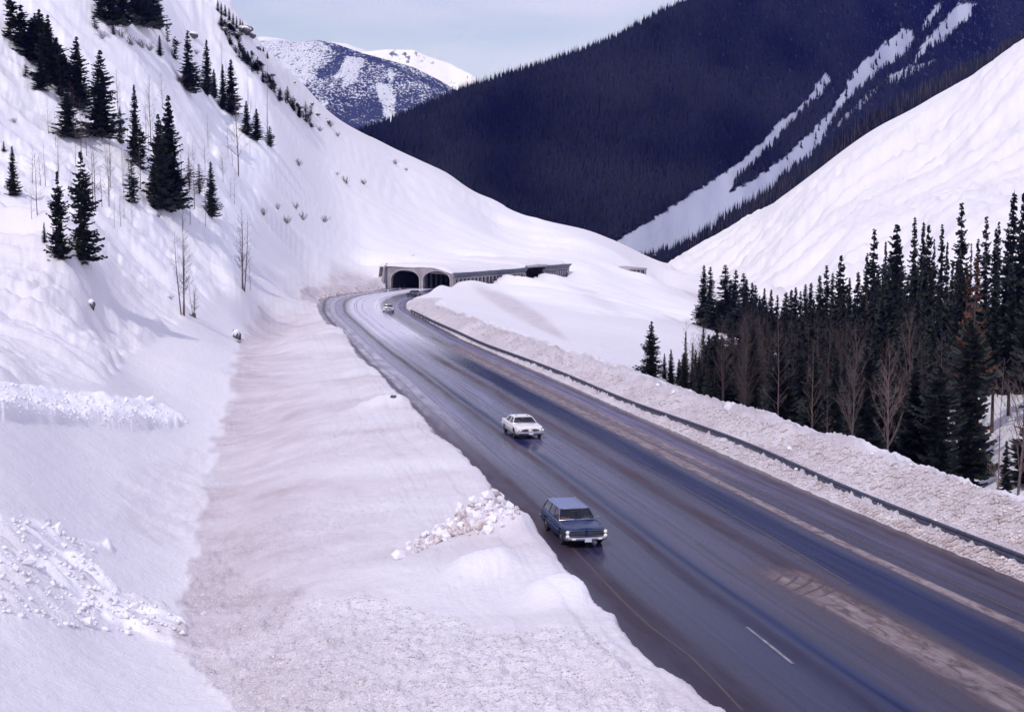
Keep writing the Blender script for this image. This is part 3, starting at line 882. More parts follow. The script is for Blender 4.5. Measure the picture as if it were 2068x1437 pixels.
def mountain(name, u0, u1, nc, nw, crest, base, zbase, pw, relief, rscale, back=600, seed=5):
    us = np.linspace(u0, u1, nc)
    cv_, cY_ = interp_line(crest, us)
    (bY,) = interp_line(base, us)
    c, s = math.cos(PITCH), math.sin(PITCH)
    a = (us - CU) / F; b = (CV - cv_) / F
    dy = c + s * b
    cx_ = a / dy * cY_; cz = CAM_H + (-s + c * b) / dy * cY_
    bx = a / c * bY * c
    w = np.linspace(0, 1, nw)[:, None]
    X = bx[None] + (cx_ - bx)[None] * w
    Y = bY[None] + (cY_ - bY)[None] * w
    Zm = zbase + (cz - zbase)[None] * w ** pw
    env = np.sin(np.pi * np.clip(w, 0, 1)) ** 0.6 * 1.0
    n = fbm(X / rscale, Y / rscale, 4, seed)
    n2 = fbm(X / (rscale * .35), Zm / (rscale * .9), 3, seed + 9)
    Zm = Zm + relief * env * n
    Y = Y + relief * 1.2 * env * n2
    # back side
    wb = np.linspace(0, 1, 14)[1:, None]
    Xb = cx_[None] * (1 + 0.0 * wb); Yb = cY_[None] + back * wb; Zb = cz[None] - (back * 0.8) * wb ** 1.4
    X = np.vstack([X, Xb]); Y = np.vstack([Y, Yb]); Zm = np.vstack([Zm, Zb])
    me = np_mesh(name, np.stack([X, Y, Zm], -1).reshape(-1, 3), grid_faces(nw + 13, nc), smooth=True)
    o = link(name, me)
    return o, X, Y, Zm, nw

# dark mountain facing the camera
Mc = [(520, 380, 1440), (640, 318, 1450), (740, 271, 1460), (790, 255, 1470), (860, 222, 1490), (940, 190, 1510), (1020, 163, 1530), (1100, 140, 1560), (1180, 112, 1590), (1250, 82, 1620), (1320, 42, 1690), (1400, 5, 1780), (1480, -30, 1860), (1700, -140, 2180), (2100, -330, 2700), (2600, -480, 3200)]
Mb = [(520, 1300), (1034, 1320), (1250, 1340), (1500, 1480), (1800, 1760), (2100, 2060), (2600, 2500)]
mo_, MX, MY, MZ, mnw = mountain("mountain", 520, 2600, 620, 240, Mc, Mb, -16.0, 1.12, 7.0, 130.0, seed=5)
MU, MV = project(MX, MY, MZ)
jj = 2.2 * fbm(MX / 5, MZ / 5, 3, 7)
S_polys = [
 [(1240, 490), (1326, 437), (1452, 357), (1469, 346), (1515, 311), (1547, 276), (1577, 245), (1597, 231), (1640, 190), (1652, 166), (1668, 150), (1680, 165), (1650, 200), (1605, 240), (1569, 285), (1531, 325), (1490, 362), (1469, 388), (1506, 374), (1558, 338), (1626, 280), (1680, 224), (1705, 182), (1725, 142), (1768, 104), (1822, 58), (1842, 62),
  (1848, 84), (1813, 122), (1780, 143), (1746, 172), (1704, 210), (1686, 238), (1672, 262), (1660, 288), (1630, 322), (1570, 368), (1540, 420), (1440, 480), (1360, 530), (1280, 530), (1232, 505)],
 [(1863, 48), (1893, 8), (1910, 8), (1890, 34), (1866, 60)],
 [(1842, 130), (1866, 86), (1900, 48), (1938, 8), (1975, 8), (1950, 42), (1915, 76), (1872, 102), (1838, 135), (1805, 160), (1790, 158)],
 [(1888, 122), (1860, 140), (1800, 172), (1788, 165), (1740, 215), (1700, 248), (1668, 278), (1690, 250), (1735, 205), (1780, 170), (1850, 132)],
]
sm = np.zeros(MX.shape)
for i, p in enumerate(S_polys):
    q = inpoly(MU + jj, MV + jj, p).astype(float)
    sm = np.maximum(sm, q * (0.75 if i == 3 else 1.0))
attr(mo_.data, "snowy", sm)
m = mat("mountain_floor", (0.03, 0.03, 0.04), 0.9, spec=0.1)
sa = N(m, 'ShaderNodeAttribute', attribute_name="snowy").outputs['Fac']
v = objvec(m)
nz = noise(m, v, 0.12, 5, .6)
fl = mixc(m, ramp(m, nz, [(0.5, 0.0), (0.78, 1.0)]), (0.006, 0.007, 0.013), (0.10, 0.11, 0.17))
L(m, mixc(m, sa, fl, (0.42, 0.45, 0.58)), BS(m).inputs['Base Color'])  # chute snow is dim blue, its shade put into the colour
L(m, bump(m, noise(m, v, 0.25, 4), 0.4, 1.5), BS(m).inputs['Normal'])
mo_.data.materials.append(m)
tag(mo_, "steep dark forested mountain with pale avalanche tracks", kind="structure")

# far mountains
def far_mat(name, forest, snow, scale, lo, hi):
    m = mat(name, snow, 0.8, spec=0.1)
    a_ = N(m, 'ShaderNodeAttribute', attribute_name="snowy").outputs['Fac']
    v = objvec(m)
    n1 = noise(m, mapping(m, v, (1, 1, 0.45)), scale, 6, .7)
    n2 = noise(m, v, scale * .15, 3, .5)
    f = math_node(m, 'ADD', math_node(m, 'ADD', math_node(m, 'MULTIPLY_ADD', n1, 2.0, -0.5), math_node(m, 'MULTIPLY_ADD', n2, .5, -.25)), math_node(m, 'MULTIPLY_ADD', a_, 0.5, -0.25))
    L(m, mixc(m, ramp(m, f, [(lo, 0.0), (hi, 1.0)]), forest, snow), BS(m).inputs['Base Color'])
    L(m, bump(m, n1, 0.5, 9.0), BS(m).inputs['Normal'])
    return m
Ac = [(300, 110, 4224), (440, 92, 4224), (516, 83, 4224), (560, 80, 4158), (600, 84, 4125), (641, 81, 4092), (665, 84, 4059), (690, 93, 4026), (734, 108, 4026), (790, 123, 3993), (835, 136, 3960), (893, 165, 3927), (940, 194, 3894), (990, 222, 3861), (1150, 300, 3762)]
Ab = [(300, 3200), (700, 3150), (1150, 3200)]
o, X, Y, Zq, nw = mountain("mountain", 300, 1150, 300, 200, Ac, Ab, -60.0, 1.05, 28.0, 340.0, back=1500, seed=15)
U1, V1 = project(X, Y, Zq)
j1 = 4 * fbm(X / 60, Zq / 60, 3, 17)
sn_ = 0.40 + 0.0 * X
sn_ += 0.42 * (1 - sstep(U1 + 0.55 * (V1 - 80), 640, 720))                      # paler shoulder on the left, more snow with distance haze painted in
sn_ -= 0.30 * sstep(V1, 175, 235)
for p, k in (([(700, 112), (738, 116), (742, 130), (712, 165), (690, 178), (700, 150), (672, 172), (660, 185), (684, 150)], .75),
             ([(757, 160), (778, 168), (792, 186), (798, 240), (798, 250), (765, 262), (778, 245), (772, 215), (762, 190)], .85),
             ([(785, 140), (800, 150), (792, 185), (784, 170)], .5), ([(640, 190), (665, 200), (650, 250), (640, 240)], .35)):
    sn_ = np.maximum(sn_, inpoly(U1 + j1, V1 + j1, p) * (0.5 + k * .6))
for p in ([(641, 81), (690, 93), (760, 116), (860, 158), (930, 194), (880, 178), (800, 140), (734, 120), (690, 112), (672, 98)], [(690, 112), (700, 116), (680, 150), (655, 160), (637, 156), (650, 138)]):
    sn_ = np.where(inpoly(U1 + j1 * .4, V1 + j1 * .4, p), 0.12, sn_)
sn_ = blur(sn_, 1)
attr(o.data, "snowy", sn_)
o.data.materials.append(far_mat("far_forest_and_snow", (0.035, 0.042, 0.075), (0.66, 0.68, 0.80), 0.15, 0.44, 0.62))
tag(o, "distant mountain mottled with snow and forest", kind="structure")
o, X, Y, Zq, nw = mountain("mountain", 690, 1100, 160, 60, [(690, 112, 5332), (734, 105, 5332), (777, 100, 5332), (835, 101, 5332), (864, 114, 5332), (908, 128, 5332), (951, 150, 5270), (980, 171, 5270), (1000, 184, 5208), (1100, 240, 5208)],
                           [(690, 4700), (1100, 4700)], -60.0, 1.0, 12.0, 260.0, back=1200, seed=25)
attr(o.data, "snowy", 0.75 + 0.2 * fbm(X / 300, Zq / 100, 3, 26) - .25 * sstep(project(X, Y, Zq)[0], 900, 960))
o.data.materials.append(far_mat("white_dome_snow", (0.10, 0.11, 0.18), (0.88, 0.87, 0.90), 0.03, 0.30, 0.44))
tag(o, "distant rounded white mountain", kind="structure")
o, X, Y, Zq, nw = mountain("mountain", 300, 760, 120, 40, [(300, 100, 6160), (470, 84, 6160), (505, 77, 6160), (530, 74, 6160), (560, 77, 6160), (588, 83, 6160), (620, 90, 6160), (665, 84, 6160), (700, 88, 6160), (760, 110, 6160)], [(300, 5600), (760, 5600)], -60.0, 1.0, 9.0, 300.0, back=1000, seed=35)
attr(o.data, "snowy", 0.8 + 0 * X)
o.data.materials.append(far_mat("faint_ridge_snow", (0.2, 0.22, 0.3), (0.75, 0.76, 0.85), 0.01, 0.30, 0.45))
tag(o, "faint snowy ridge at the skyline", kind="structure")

# forest of the dark mountain: one mass of small conifers
def cone_forest(name, P, H, Rr, mt, tiers=2, sides=5, seed=1):
    rng = np.random.default_rng(seed)
    P = np.asarray(P); n = len(P)
    vs = []; fs = []; off = 0
    vpt = tiers * (sides + 1)
    rot = rng.uniform(0, 6.28, n)
    out = np.zeros((n, vpt, 3)); ft = []
    lean = rng.normal(0, .03, (n, 2))
    for t in range(tiers):
        z0 = 0.06 + 0.40 * t / max(1, tiers - 1) if tiers > 1 else 0.05
        z1 = 0.62 + 0.38 * t / max(1, tiers - 1) if tiers > 1 else 1.0
        rr = Rr * (1.0 - 0.42 * t)
        for k in range(sides):
            a = rot + 2 * math.pi * k / sides + t
            jr = rr * rng.uniform(.6, 1.25, n)
            out[:, t * (sides + 1) + k, 0] = np.cos(a) * jr
            out[:, t * (sides + 1) + k, 1] = np.sin(a) * jr
            out[:, t * (sides + 1) + k, 2] = (z0 + rng.uniform(-.05, .05, n)) * H
        out[:, t * (sides + 1) + sides, 0] = lean[:, 0] * H; out[:, t * (sides + 1) + sides, 1] = lean[:, 1] * H
        out[:, t * (sides + 1) + sides, 2] = z1 * H
        for k in range(sides):
            ft.append((t * (sides + 1) + k, t * (sides + 1) + (k + 1) % sides, t * (sides + 1) + sides))
    out += P[:, None, :]
    faces = (np.arange(n)[:, None, None] * vpt + np.array(ft)[None]).reshape(-1, 3)
    me = np_mesh(name, out.reshape(-1, 3), faces)
    tn = 0.5 + .45 * fbm(P[:, 0] / 90, P[:, 2] / 60, 4, 55) + .25 * rng.uniform(-1, 1, n)
    attr(me, "tone", np.repeat(np.clip(tn, 0, 1), vpt))
    return link(name, me, None, mt)

m = mat("distant_needles", (0.03, 0.035, 0.045), 0.85, spec=0.1)
ta_ = N(m, 'ShaderNodeAttribute', attribute_name="tone").outputs['Fac']
L(m, mixc(m, ta_, (0.001, 0.002, 0.006), (0.022, 0.024, 0.034)), BS(m).inputs['Base Color'])
M['far_needle'] = m
rng = np.random.default_rng(3)
def sample_mtn(n, wlo, whi, ulo, uhi, seed):
    r_ = np.random.default_rng(seed)
    ii = r_.uniform((ulo - 520) / 2080 * 619, (uhi - 520) / 2080 * 619, n)
    ww = r_.uniform(wlo, whi, n) * (mnw - 1)
    i0 = ii.astype(int); w0 = ww.astype(int); i0 = np.clip(i0, 0, 618); w0 = np.clip(w0, 0, mnw - 1)
    ti = ii - i0; tw_ = ww - w0
    def b(A): return A[w0, i0] * (1 - tw_) * (1 - ti) + A[w0 + 1, i0] * tw_ * (1 - ti) + A[w0, i0 + 1] * (1 - tw_) * ti + A[w0 + 1, i0 + 1] * tw_ * ti
    return b(MX), b(MY), b(MZ), sm[w0, i0]
px, py, pz, ps = sample_mtn(80000, 0, 1.0, 560, 2350, 11)
pu, pv = project(px, py, pz)
keep = (pv > -160) & ~((pu < 1570) & (pv > np.interp(pu, [1235, 1326, 1452, 1500, 1570], [505, 470, 395, 372, 345]))) & ~((ps > .8) & (pu < 1500) & (rng.uniform(0, 1, len(ps)) < .7)) & ((ps < .3) | (rng.uniform(0, 1, len(ps)) < np.where(ps > .8, np.where(pu > 1620, .03, .008), .45)))
band_w = sstep(pv, 0, 1)  # unused weight
px, py, pz = px[keep], py[keep], pz[keep] - .5
Hh = rng.uniform(7, 13, len(px)); 
fo = cone_forest("mountain_forest", np.stack([px, py, pz], -1), Hh, Hh * rng.uniform(.13, .20, len(px)), M['far_needle'], 2, 5)
tag(fo, "dense dark conifers covering the far mountainside", "forest", kind="stuff")
# trees along the crest, taller so the skyline is ragged
px, py, pz, ps = sample_mtn(2600, 0.975, 1.0, 560, 1600, 12)
Hh = rng.uniform(8, 17, len(px))
fo2 = cone_forest("skyline_forest", np.stack([px, py, pz - .5], -1), Hh, Hh * rng.uniform(.11, .16, len(px)), M['far_needle'], 3, 6, 5)
tag(fo2, "ragged line of conifers along the dark mountain skyline", "forest", kind="stuff")
# band of taller trees standing behind the crest of the open right slope
rc = np.array(rcrest, float)
bp = []; r2 = np.random.default_rng(9)
nb = 5200
uu = 1255 + (2250 - 1255) * r2.uniform(0, 1, nb) ** 0.9
topv = np.interp(uu, [1240, 1300, 1400, 1470, 1520, 1600, 1660, 1700, 1760, 1850, 2000, 2300], [508, 502, 472, 425, 398, 346, 308, 268, 228, 180, 110, -30])
botv = np.interp(uu, [1240, 1300, 1360, 1400, 1500, 1600, 1720, 1800, 1900, 2000, 2068, 2200], [520, 528, 533, 512, 459, 403, 319, 259, 197, 141, 96, 0])
kk = r2.uniform(0, 1, nb)
vv = botv + 3 + (np.minimum(topv + 13, botv - 2) - botv) * kk
Yb_ = np.interp(uu, [1240, 1400, 1700, 2000, 2300], [1262, 1250, 1170, 1090, 1000]) + kk * 90
pos = np.array([atY(a_, b_, c_) for a_, b_, c_ in zip(uu, vv, Yb_)])
pos[:, 2] -= 3.5
Hh = r2.uniform(10, 18, nb) * np.interp(uu, [1240, 1330, 1450, 2300], [.55, .7, 1.0, 1.0])
bo = cone_forest("slope_forest", pos, Hh, Hh * r2.uniform(.09, .15, nb), M['far_needle'], 4, 6, 6)
tag(bo, "diagonal belt of tall dark conifers along the open right hand slope", "forest", kind="stuff")
# bare trunks standing in the belt
tk = MB(); r6 = random.Random(61)
for i in range(520):
    u = r6.uniform(1390, 2150); k = r6.random()
    b_ = float(np.interp(u, [1240, 1300, 1360, 1400, 1500, 1600, 1720, 1800, 1900, 2000, 2068, 2200], [520, 528, 533, 512, 459, 403, 319, 259, 197, 141, 96, 0]))
    t_ = float(np.interp(u, [1240, 1400, 1470, 1520, 1600, 1660, 1700, 1760, 1850, 2000, 2300], [508, 472, 425, 398, 346, 308, 268, 228, 180, 110, -30]))
    Yq = float(np.interp(u, [1240, 1400, 1700, 2000, 2300], [1262, 1250, 1170, 1090, 1000])) + k * 80 - 6
    p = atY(u, b_ + 3 + (min(t_ + 14, b_ - 2) - b_) * k, Yq); h_ = r6.uniform(8, 15)
    tk.tube([(p[0], p[1], p[2] - 3), (p[0] + r6.uniform(-.3, .3), p[1], p[2] + h_)], [.22, .08], 3, cap=False)
tk_o = tk.build("bare_trunks", M['bare_bark']); tag(tk_o, "bare grey trunks standing among the conifers of the diagonal belt", "forest", kind="stuff")
# wooded rib the belt stands on
ribu = np.linspace(1225, 2350, 160); rows = []
for kf in np.linspace(-0.25, 1.0, 14):
    b_ = np.interp(ribu, [1240, 1300, 1360, 1400, 1500, 1600, 1720, 1800, 1900, 2000, 2068, 2200, 2350], [520, 528, 533, 512, 459, 403, 319, 259, 197, 141, 96, 0, -90])
    t_ = np.interp(ribu, [1240, 1300, 1400, 1470, 1520, 1600, 1660, 1700, 1760, 1850, 2000, 2350], [516, 514, 486, 440, 413, 361, 323, 283, 243, 196, 126, -20])
    y_ = np.interp(ribu, [1240, 1400, 1700, 2000, 2300], [1262, 1250, 1170, 1090, 1000]) + kf * 90
    rows.append([Vector(atY(a, bb_ + (tt_ - bb_) * kf, yy3)) - Vector((0, 0, 2.5)) for a, bb_, tt_, yy3 in zip(ribu, b_, t_, y_)])
last = [q + Vector((10, 90, -60)) for q in rows[-1]]
rows.append(last)
V3 = np.array([[list(q) for q in r_] for r_ in rows])
V3[:, :, 2] += 1.2 * fbm(V3[:, :, 0] / 12, V3[:, :, 1] / 12, 3, 99)
rib = link("hillside", np_mesh("hillside", V3.reshape(-1, 3), grid_faces(len(rows), len(ribu)), True))
m = mat("wooded_rib_floor", (0.05, 0.05, 0.06), .9, spec=.1)
nz = noise(m, objvec(m), 0.10, 4, .6)
L(m, mixc(m, ramp(m, nz, [(0.60, 0.0), (0.66, 1.0)]), (0.020, 0.021, 0.030), (0.70, 0.71, 0.78)), BS(m).inputs['Base Color'])
rib.data.materials.append(m)
tag(rib, "wooded rib of ground under the diagonal belt of conifers", kind="structure")
# ------------------------------------------------------------------ snow shed
shed = empty("snow_shed", (float(SH0[0]), float(SH0[1]), 0))
tag(shed, "long concrete snow shed with twin arched portals and an open colonnade", "snow shed")
OX, OY = SH0
def sp(l, n, z):      # shed coordinates: l along the road, n across to the left
    q = SH0 + SD * l + SN * n
    return (q[0] - OX, q[1] - OY, z)
def arch_z(x, c, hw, spring, top):
    d = abs(x - c) / hw
    return spring + (top - spring) * math.sqrt(max(0, 1 - d ** 2.2)) if d < 1 else -1
# portal wall with two arched openings, built as a ring of strips
def portal_top(n): return 4.15 + (5.35 - 4.15) * min(1, n / 6.0) + 0.1 * max(0, (n - 15) / 4)
arches = [(4.75, 3.85, 2.2, 4.55), (13.75, 4.1, 2.2, 4.75)]
mb = MB()
ns = []
x = 0.0
while x < SW + 1e-6:
    ns.append(x); x += 0.125
def hole(n):
    for (c, hw, spz, tz) in arches:
        if abs(n - c) < hw: return arch_z(n, c, hw, spz, tz)
    return -0.4
for a, b in zip(ns[:-1], ns[1:]):
    ha, hb = hole(a), hole(b)
    mid = hole((a + b) / 2)
    if mid < 0: ha = hb = -0.4
    ha, hb = max(ha, -0.4), max(hb, -0.4)
    if mid > 0: ha, hb = max(ha, 0.2), max(hb, 0.2)
    ta, tb = portal_top(a), portal_top(b)
    for (l0, l1) in ((0.0, 0.9),):
        P8 = [sp(l0, a, ha), sp(l0, b, hb), sp(l1, b, hb), sp(l1, a, ha), sp(l0, a, ta), sp(l0, b, tb), sp(l1, b, tb), sp(l1, a, ta)]
        mb.hexa(P8)
po = mb.build("portal_wall", M['concrete'], shed)
# flared ring around each arch
for (c, hw, spz, tz) in arches:
    mb = MB(); rings = []
    for i in range(33):
        a = math.pi * i / 32
        n = c - hw * math.cos(a)
        zz = spz + (tz - spz) * abs(math.sin(a)) ** (1 / 1.1)
        nout = c - (hw + .28) * math.cos(a); zo = spz + (tz + .26 - spz) * abs(math.sin(a)) ** (1 / 1.1)
        rings.append([sp(-.22, n, zz), sp(-.22, nout, zo), sp(.02, nout, zo), sp(.02, n, zz)])
    rings = [[sp(-.22, c - hw, -.3), sp(-.22, c - hw - .28, -.3), sp(.02, c - hw - .28, -.3), sp(.02, c - hw, -.3)]] + rings + [[sp(-.22, c + hw, -.3), sp(-.22, c + hw + .28, -.3), sp(.02, c + hw + .28, -.3), sp(.02, c + hw, -.3)]]
    mb.loft(rings)
    mb.build("arch_ring", M['pillar'], shed)
# wing wall on the mountain side
mb = MB()
mb.hexa([sp(-1.8, SW + .2, -.5), sp(0.6, SW + .2, -.5), sp(0.6, SW + .8, -.5), sp(-1.8, SW + 1.3, -.5), sp(-1.2, SW + .2, 5.4), sp(0.6, SW + .2, 6.5), sp(0.6, SW + .7, 6.5), sp(-1.2, SW + .6, 5.4)])
mb.build("wing_wall", M['concrete'], shed)
# back wall, roof slab
mb = MB()
mb.hexa([sp(.9, SW - .3, -.4), sp(SLN, SW - .3, -.4), sp(SLN, SW + .2, -.4), sp(.9, SW + .2, -.4), sp(.9, SW - .3, 5.2), sp(SLN, SW - .3, 4.8), sp(SLN, SW + .2, 4.8), sp(.9, SW + .2, 5.2)])
mb.build("back_wall", M['dark_in'], shed)
def rz(l): return 4.0 + 0.0045 * l      # roof edge height
segs = [(0.95, 51.4, 0.0, 0.0), (51.6, 66.2, -.9, 0.75), (66.4, 88.0, 0.0, 0.25)]
mb = MB()
for (l0, l1, n0, dz) in segs:
    mb.hexa([sp(l0, n0 + .3, rz(l0) - .5 + dz), sp(l1, n0 + .3, rz(l1) - .5 + dz), sp(l1, SW, 5.0), sp(l0, SW, 4.8 if l0 > 1 else 4.8), sp(l0, n0 + .3, rz(l0) + dz - .05), sp(l1, n0 + .3, rz(l1) + dz - .05), sp(l1, SW, 5.4), sp(l0, SW, 5.3)])
mb.build("roof_slab", M['concrete'], shed)
# overhanging edge of the roof, its shade painted into the colour
for (l0, l1, n0, dz) in segs:
    mb = MB()
    if l0 == 51.6:
        mb.hexa([sp(l0, -1.0, rz(l0) + .15), sp(l1, -1.0, rz(l1) + .15), sp(l1, -.55, rz(l1) + .15), sp(l0, -.55, rz(l0) + .15), sp(l0, -1.0, rz(l0) + .7), sp(l1, -1.0, rz(l1) + .7), sp(l1, -.55, rz(l1) + .75), sp(l0, -.55, rz(l0) + .75)])
        mb.build("roof_edge", M['pillar'], shed)
    else:
        rings = []
        for l in np.linspace(l0, l1, 12):
            t = rz(l) + dz
            ext = 0.0
            if l0 > 60: ext = 1.6 * (l - l0) / (l1 - l0)
            rings.append([sp(l + ext, -.9, t + .02), sp(l + ext, -.75, t + .14), sp(l, .35, t + .05), sp(l, .35, t - 1.15), sp(l, -.02, t - 1.25)])
        mb.loft(rings)
        mb.build("roof_edge", M['fascia'], shed)
        mb = MB()     # beam on the column heads
        mb.hexa([sp(l0, .1, rz(l0) + dz - 1.5), sp(l1, .1, rz(l1) + dz - 1.5), sp(l1, .6, rz(l1) + dz - 1.5), sp(l0, .6, rz(l0) + dz - 1.5), sp(l0, .1, rz(l0) + dz - 1.16), sp(l1, .1, rz(l1) + dz - 1.16), sp(l1, .6, rz(l1) + dz - 1.16), sp(l0, .6, rz(l0) + dz - 1.16)])
        mb.build("head_beam", M['pillar'], shed)
colz = []
l = 1.2
while l < 51: colz.append((l, .75)); l += 2.55
colz += [(51.0, 1.1), (66.8, 1.3)]
l = 68.6
while l < 87.5: colz.append((l, .7)); l += 2.1
for (l, w) in colz:
    mb = MB()
    mb.hexa([sp(l, .12, -.5), sp(l + w, .12, -.5), sp(l + w, .62, -.5), sp(l, .62, -.5), sp(l, .12, rz(l) - 1.5), sp(l + w, .12, rz(l) - 1.5), sp(l + w, .62, rz(l) - 1.5), sp(l, .62, rz(l) - 1.5)])
    mb.build("column", M['pillar'], shed)
# middle row of columns between the two tubes, coloured dark for the shade inside
l = 3.0
while l < 60:
    mb = MB()
    mb.box(((SH0 + SD * l + SN * 9.1)[0] - OX, (SH0 + SD * l + SN * 9.1)[1] - OY, 2.3), (.6, .6, 5.0), rz=-R(21.9))
    mb.build("column", M['fascia'], shed); l += 3.1
# raking end wall of the colonnade
mb = MB()
mb.hexa([sp(88.0, .1, -.5), sp(88.6, .1, -.5), sp(88.6, SW, -.5), sp(88.0, SW, -.5), sp(88.0, .1, 3.0), sp(90.0, .1, 4.3), sp(90.0, SW, 5.0), sp(88.0, SW, 5.0)])
mb.build("end_wall", M['concrete'], shed)
# snow lying on the roof, merging with the hillside
nl, nn = 120, 60
ls = np.linspace(-0.15, 89.5, nl); nsn = np.linspace(0.05, SW + 7, nn)
LL_, NN_ = np.meshgrid(ls, nsn, indexing='ij')
wx = SH0[0] + SD[0] * LL_ + SN[0] * NN_; wy = SH0[1] + SD[1] * LL_ + SN[1] * NN_
hz = np.array([[Hxy(a, b) for a, b in zip(ra, rb)] for ra, rb in zip(wx, wy)])
ups = np.array([Hxy(*(SH0 + SD * l_ + SN * (SW + 3.0))) for l_ in ls])[:, None]
dzs = np.where((LL_ > 51.5) & (LL_ < 66.3), .8, np.where(LL_ >= 66.3, .3, 0)) 
edge = np.where(LL_ < 1.2, np.vectorize(portal_top)(NN_) + .04, 4.05 + .0045 * LL_ + dzs)
ptop = np.vectorize(portal_top)(np.minimum(NN_, 19)) * (1 - sstep(LL_, 2, 10)) + (4.05 + .0045 * LL_ + dzs + .06 * NN_) * sstep(LL_, 2, 10)
t_ = sstep(NN_, 2.0, SW + 2)
snowz = np.maximum(ptop + 0.05 + 0.85 * sstep(NN_, 0, 3.5) * (0.55 + .45 * sstep(LL_, -.2, 1.6)) + 0.2 * fbm(LL_ / 5, NN_ / 5, 3, 201), edge) 
tgt = np.maximum(ups, 5.6) + .12
snowz = snowz * (1 - t_) + np.maximum(snowz, tgt) * t_
out_ = NN_ > SW + 2.5
snowz = np.where(out_, np.minimum(snowz, hz + .25 - .12 * (NN_ - SW - 2.5)), snowz)
rs = np.stack([wx, wy, snowz], -1)
skirt = rs[:, :1, :].copy(); skirt[:, :, 2] = np.minimum(skirt[:, :, 2] - .25, skirt[:, :, 2])
rs = np.concatenate([skirt, rs], 1)
fskirt = rs[:1].copy(); fskirt[:, :, 2] -= .5
rs = np.concatenate([fskirt, rs], 0)
me = np_mesh("roof_snow", rs.reshape(-1, 3) - np.array([OX, OY, 0]), grid_faces(rs.shape[0], rs.shape[1]), True)
attr(me, "dirt", np.zeros(rs.shape[:2])); attr(me, "grain", np.zeros(rs.shape[:2]))
link("roof_snow", me, shed, M['snow'])

# the next shed, a sliver of roof and dark opening on the slope
pa = atY(1272, 541, 548); pb = atY(1304, 543, 566)
s2 = empty("snow_shed", (pa[0], pa[1], pa[2]))
tag(s2, "small far snow shed almost buried in the slope, one dark opening showing", "snow shed")
d2 = Vector((pb[0] - pa[0], pb[1] - pa[1], 0)); ln2 = d2.length; d2.normalize(); n2_ = Vector((-d2.y, d2.x, 0))
def q2(l, n, z): 
    w = d2 * l + n2_ * n
    return (w.x, w.y, z)
mb = MB(); mb.hexa([q2(-1, -.6, -.75), q2(ln2, -.6, -1.2), q2(ln2, 8, -1.2), q2(-1, 8, -.75), q2(-1, -.6, -.05), q2(ln2, -.6, -.45), q2(ln2, 8, .3), q2(-1, 8, .6)])
mb.build("roof_edge", M['pillar'], s2)
mb = MB(); mb.hexa([q2(3, 0.1, -4), q2(ln2 - 1.2, .1, -4), q2(ln2 - 1.2, 7, -4), q2(3, 7, -4), q2(3, .1, -.85), q2(ln2 - 1.2, .1, -1.15), q2(ln2 - 1.2, 7, -1.2), q2(3, 7, -.9)])
mb.build("opening", M['black'], s2)
for l in (7.0, 12.0, ln2 - .9):
    mb = MB(); mb.hexa([q2(l, -.3, -4), q2(l + .8, -.3, -4), q2(l + .8, .09, -4), q2(l, .09, -4), q2(l, -.3, -1.0), q2(l + .8, -.3, -1.1), q2(l + .8, .09, -1.1), q2(l, .09, -1.0)])
    mb.build("column", M['pillar'], s2)

# ------------------------------------------------------------------ guardrail
rp = np.array(rail_pts[1:]); 
seg = np.concatenate([[0], np.cumsum(np.hypot(*np.diff(rp, axis=0).T))])
fine = np.arange(0, seg[-1], 1.0)
gx = smooth1(np.interp(fine, seg, rp[:, 0]), 40); gy = np.interp(fine, seg, rp[:, 1])
gr_ = empty("guardrail", (float(gx[0]), float(gy[0]), 0)); tag(gr_, "long grey steel guardrail half buried between the road and the ploughed snow ridge", "guardrail")
# carry the rail out of the frame
ext = np.array([[gx[0] + (gx[0] - gx[5]) / 5 * k, gy[0] + (gy[0] - gy[5]) / 5 * k] for k in range(14, 0, -1)])
gx = np.concatenate([ext[:, 0], gx]); gy = np.concatenate([ext[:, 1], gy])
prof = [(-.02, .80), (-.07, .75), (-.07, .68), (-.01, .62), (-.01, .58), (-.07, .52), (-.07, .45), (-.02, .40), (.0, .40), (.0, .80)]
rings = []
for i in range(len(gx)):
    a = np.array([gx[min(i + 1, len(gx) - 1)] - gx[max(i - 1, 0)], gy[min(i + 1, len(gx) - 1)] - gy[max(i - 1, 0)]]); a /= np.hypot(*a)
    nx, ny = a[1], -a[0]
    zo = 0.03 * math.sin(i * .13)
    rings.append([(gx[i] + nx * p_ - gx[14], gy[i] + ny * p_ - gy[14], z_ - .10 + zo) for p_, z_ in prof])
mb = MB(); mb.loft(rings); mb.build("rail", M['steel'], gr_)
pm = None
for i in range(2, len(gx), 4):
    if len([1 for c in gr_.children]) > 70: break
    if pm is None:
        mb = MB(); mb.box((0, 0, .32), (.16, .16, 1.0)); mb.box((-.0, 0, .66), (.2, .18, .22), m=0)
        pm = mb.build("post", M['post'], gr_)
        o_ = pm
    else:
        o_ = pm.copy(); COL.objects.link(o_)
    o_.location = (gx[i] - gx[14] + .12, gy[i] - gy[14] + .02, -.20)

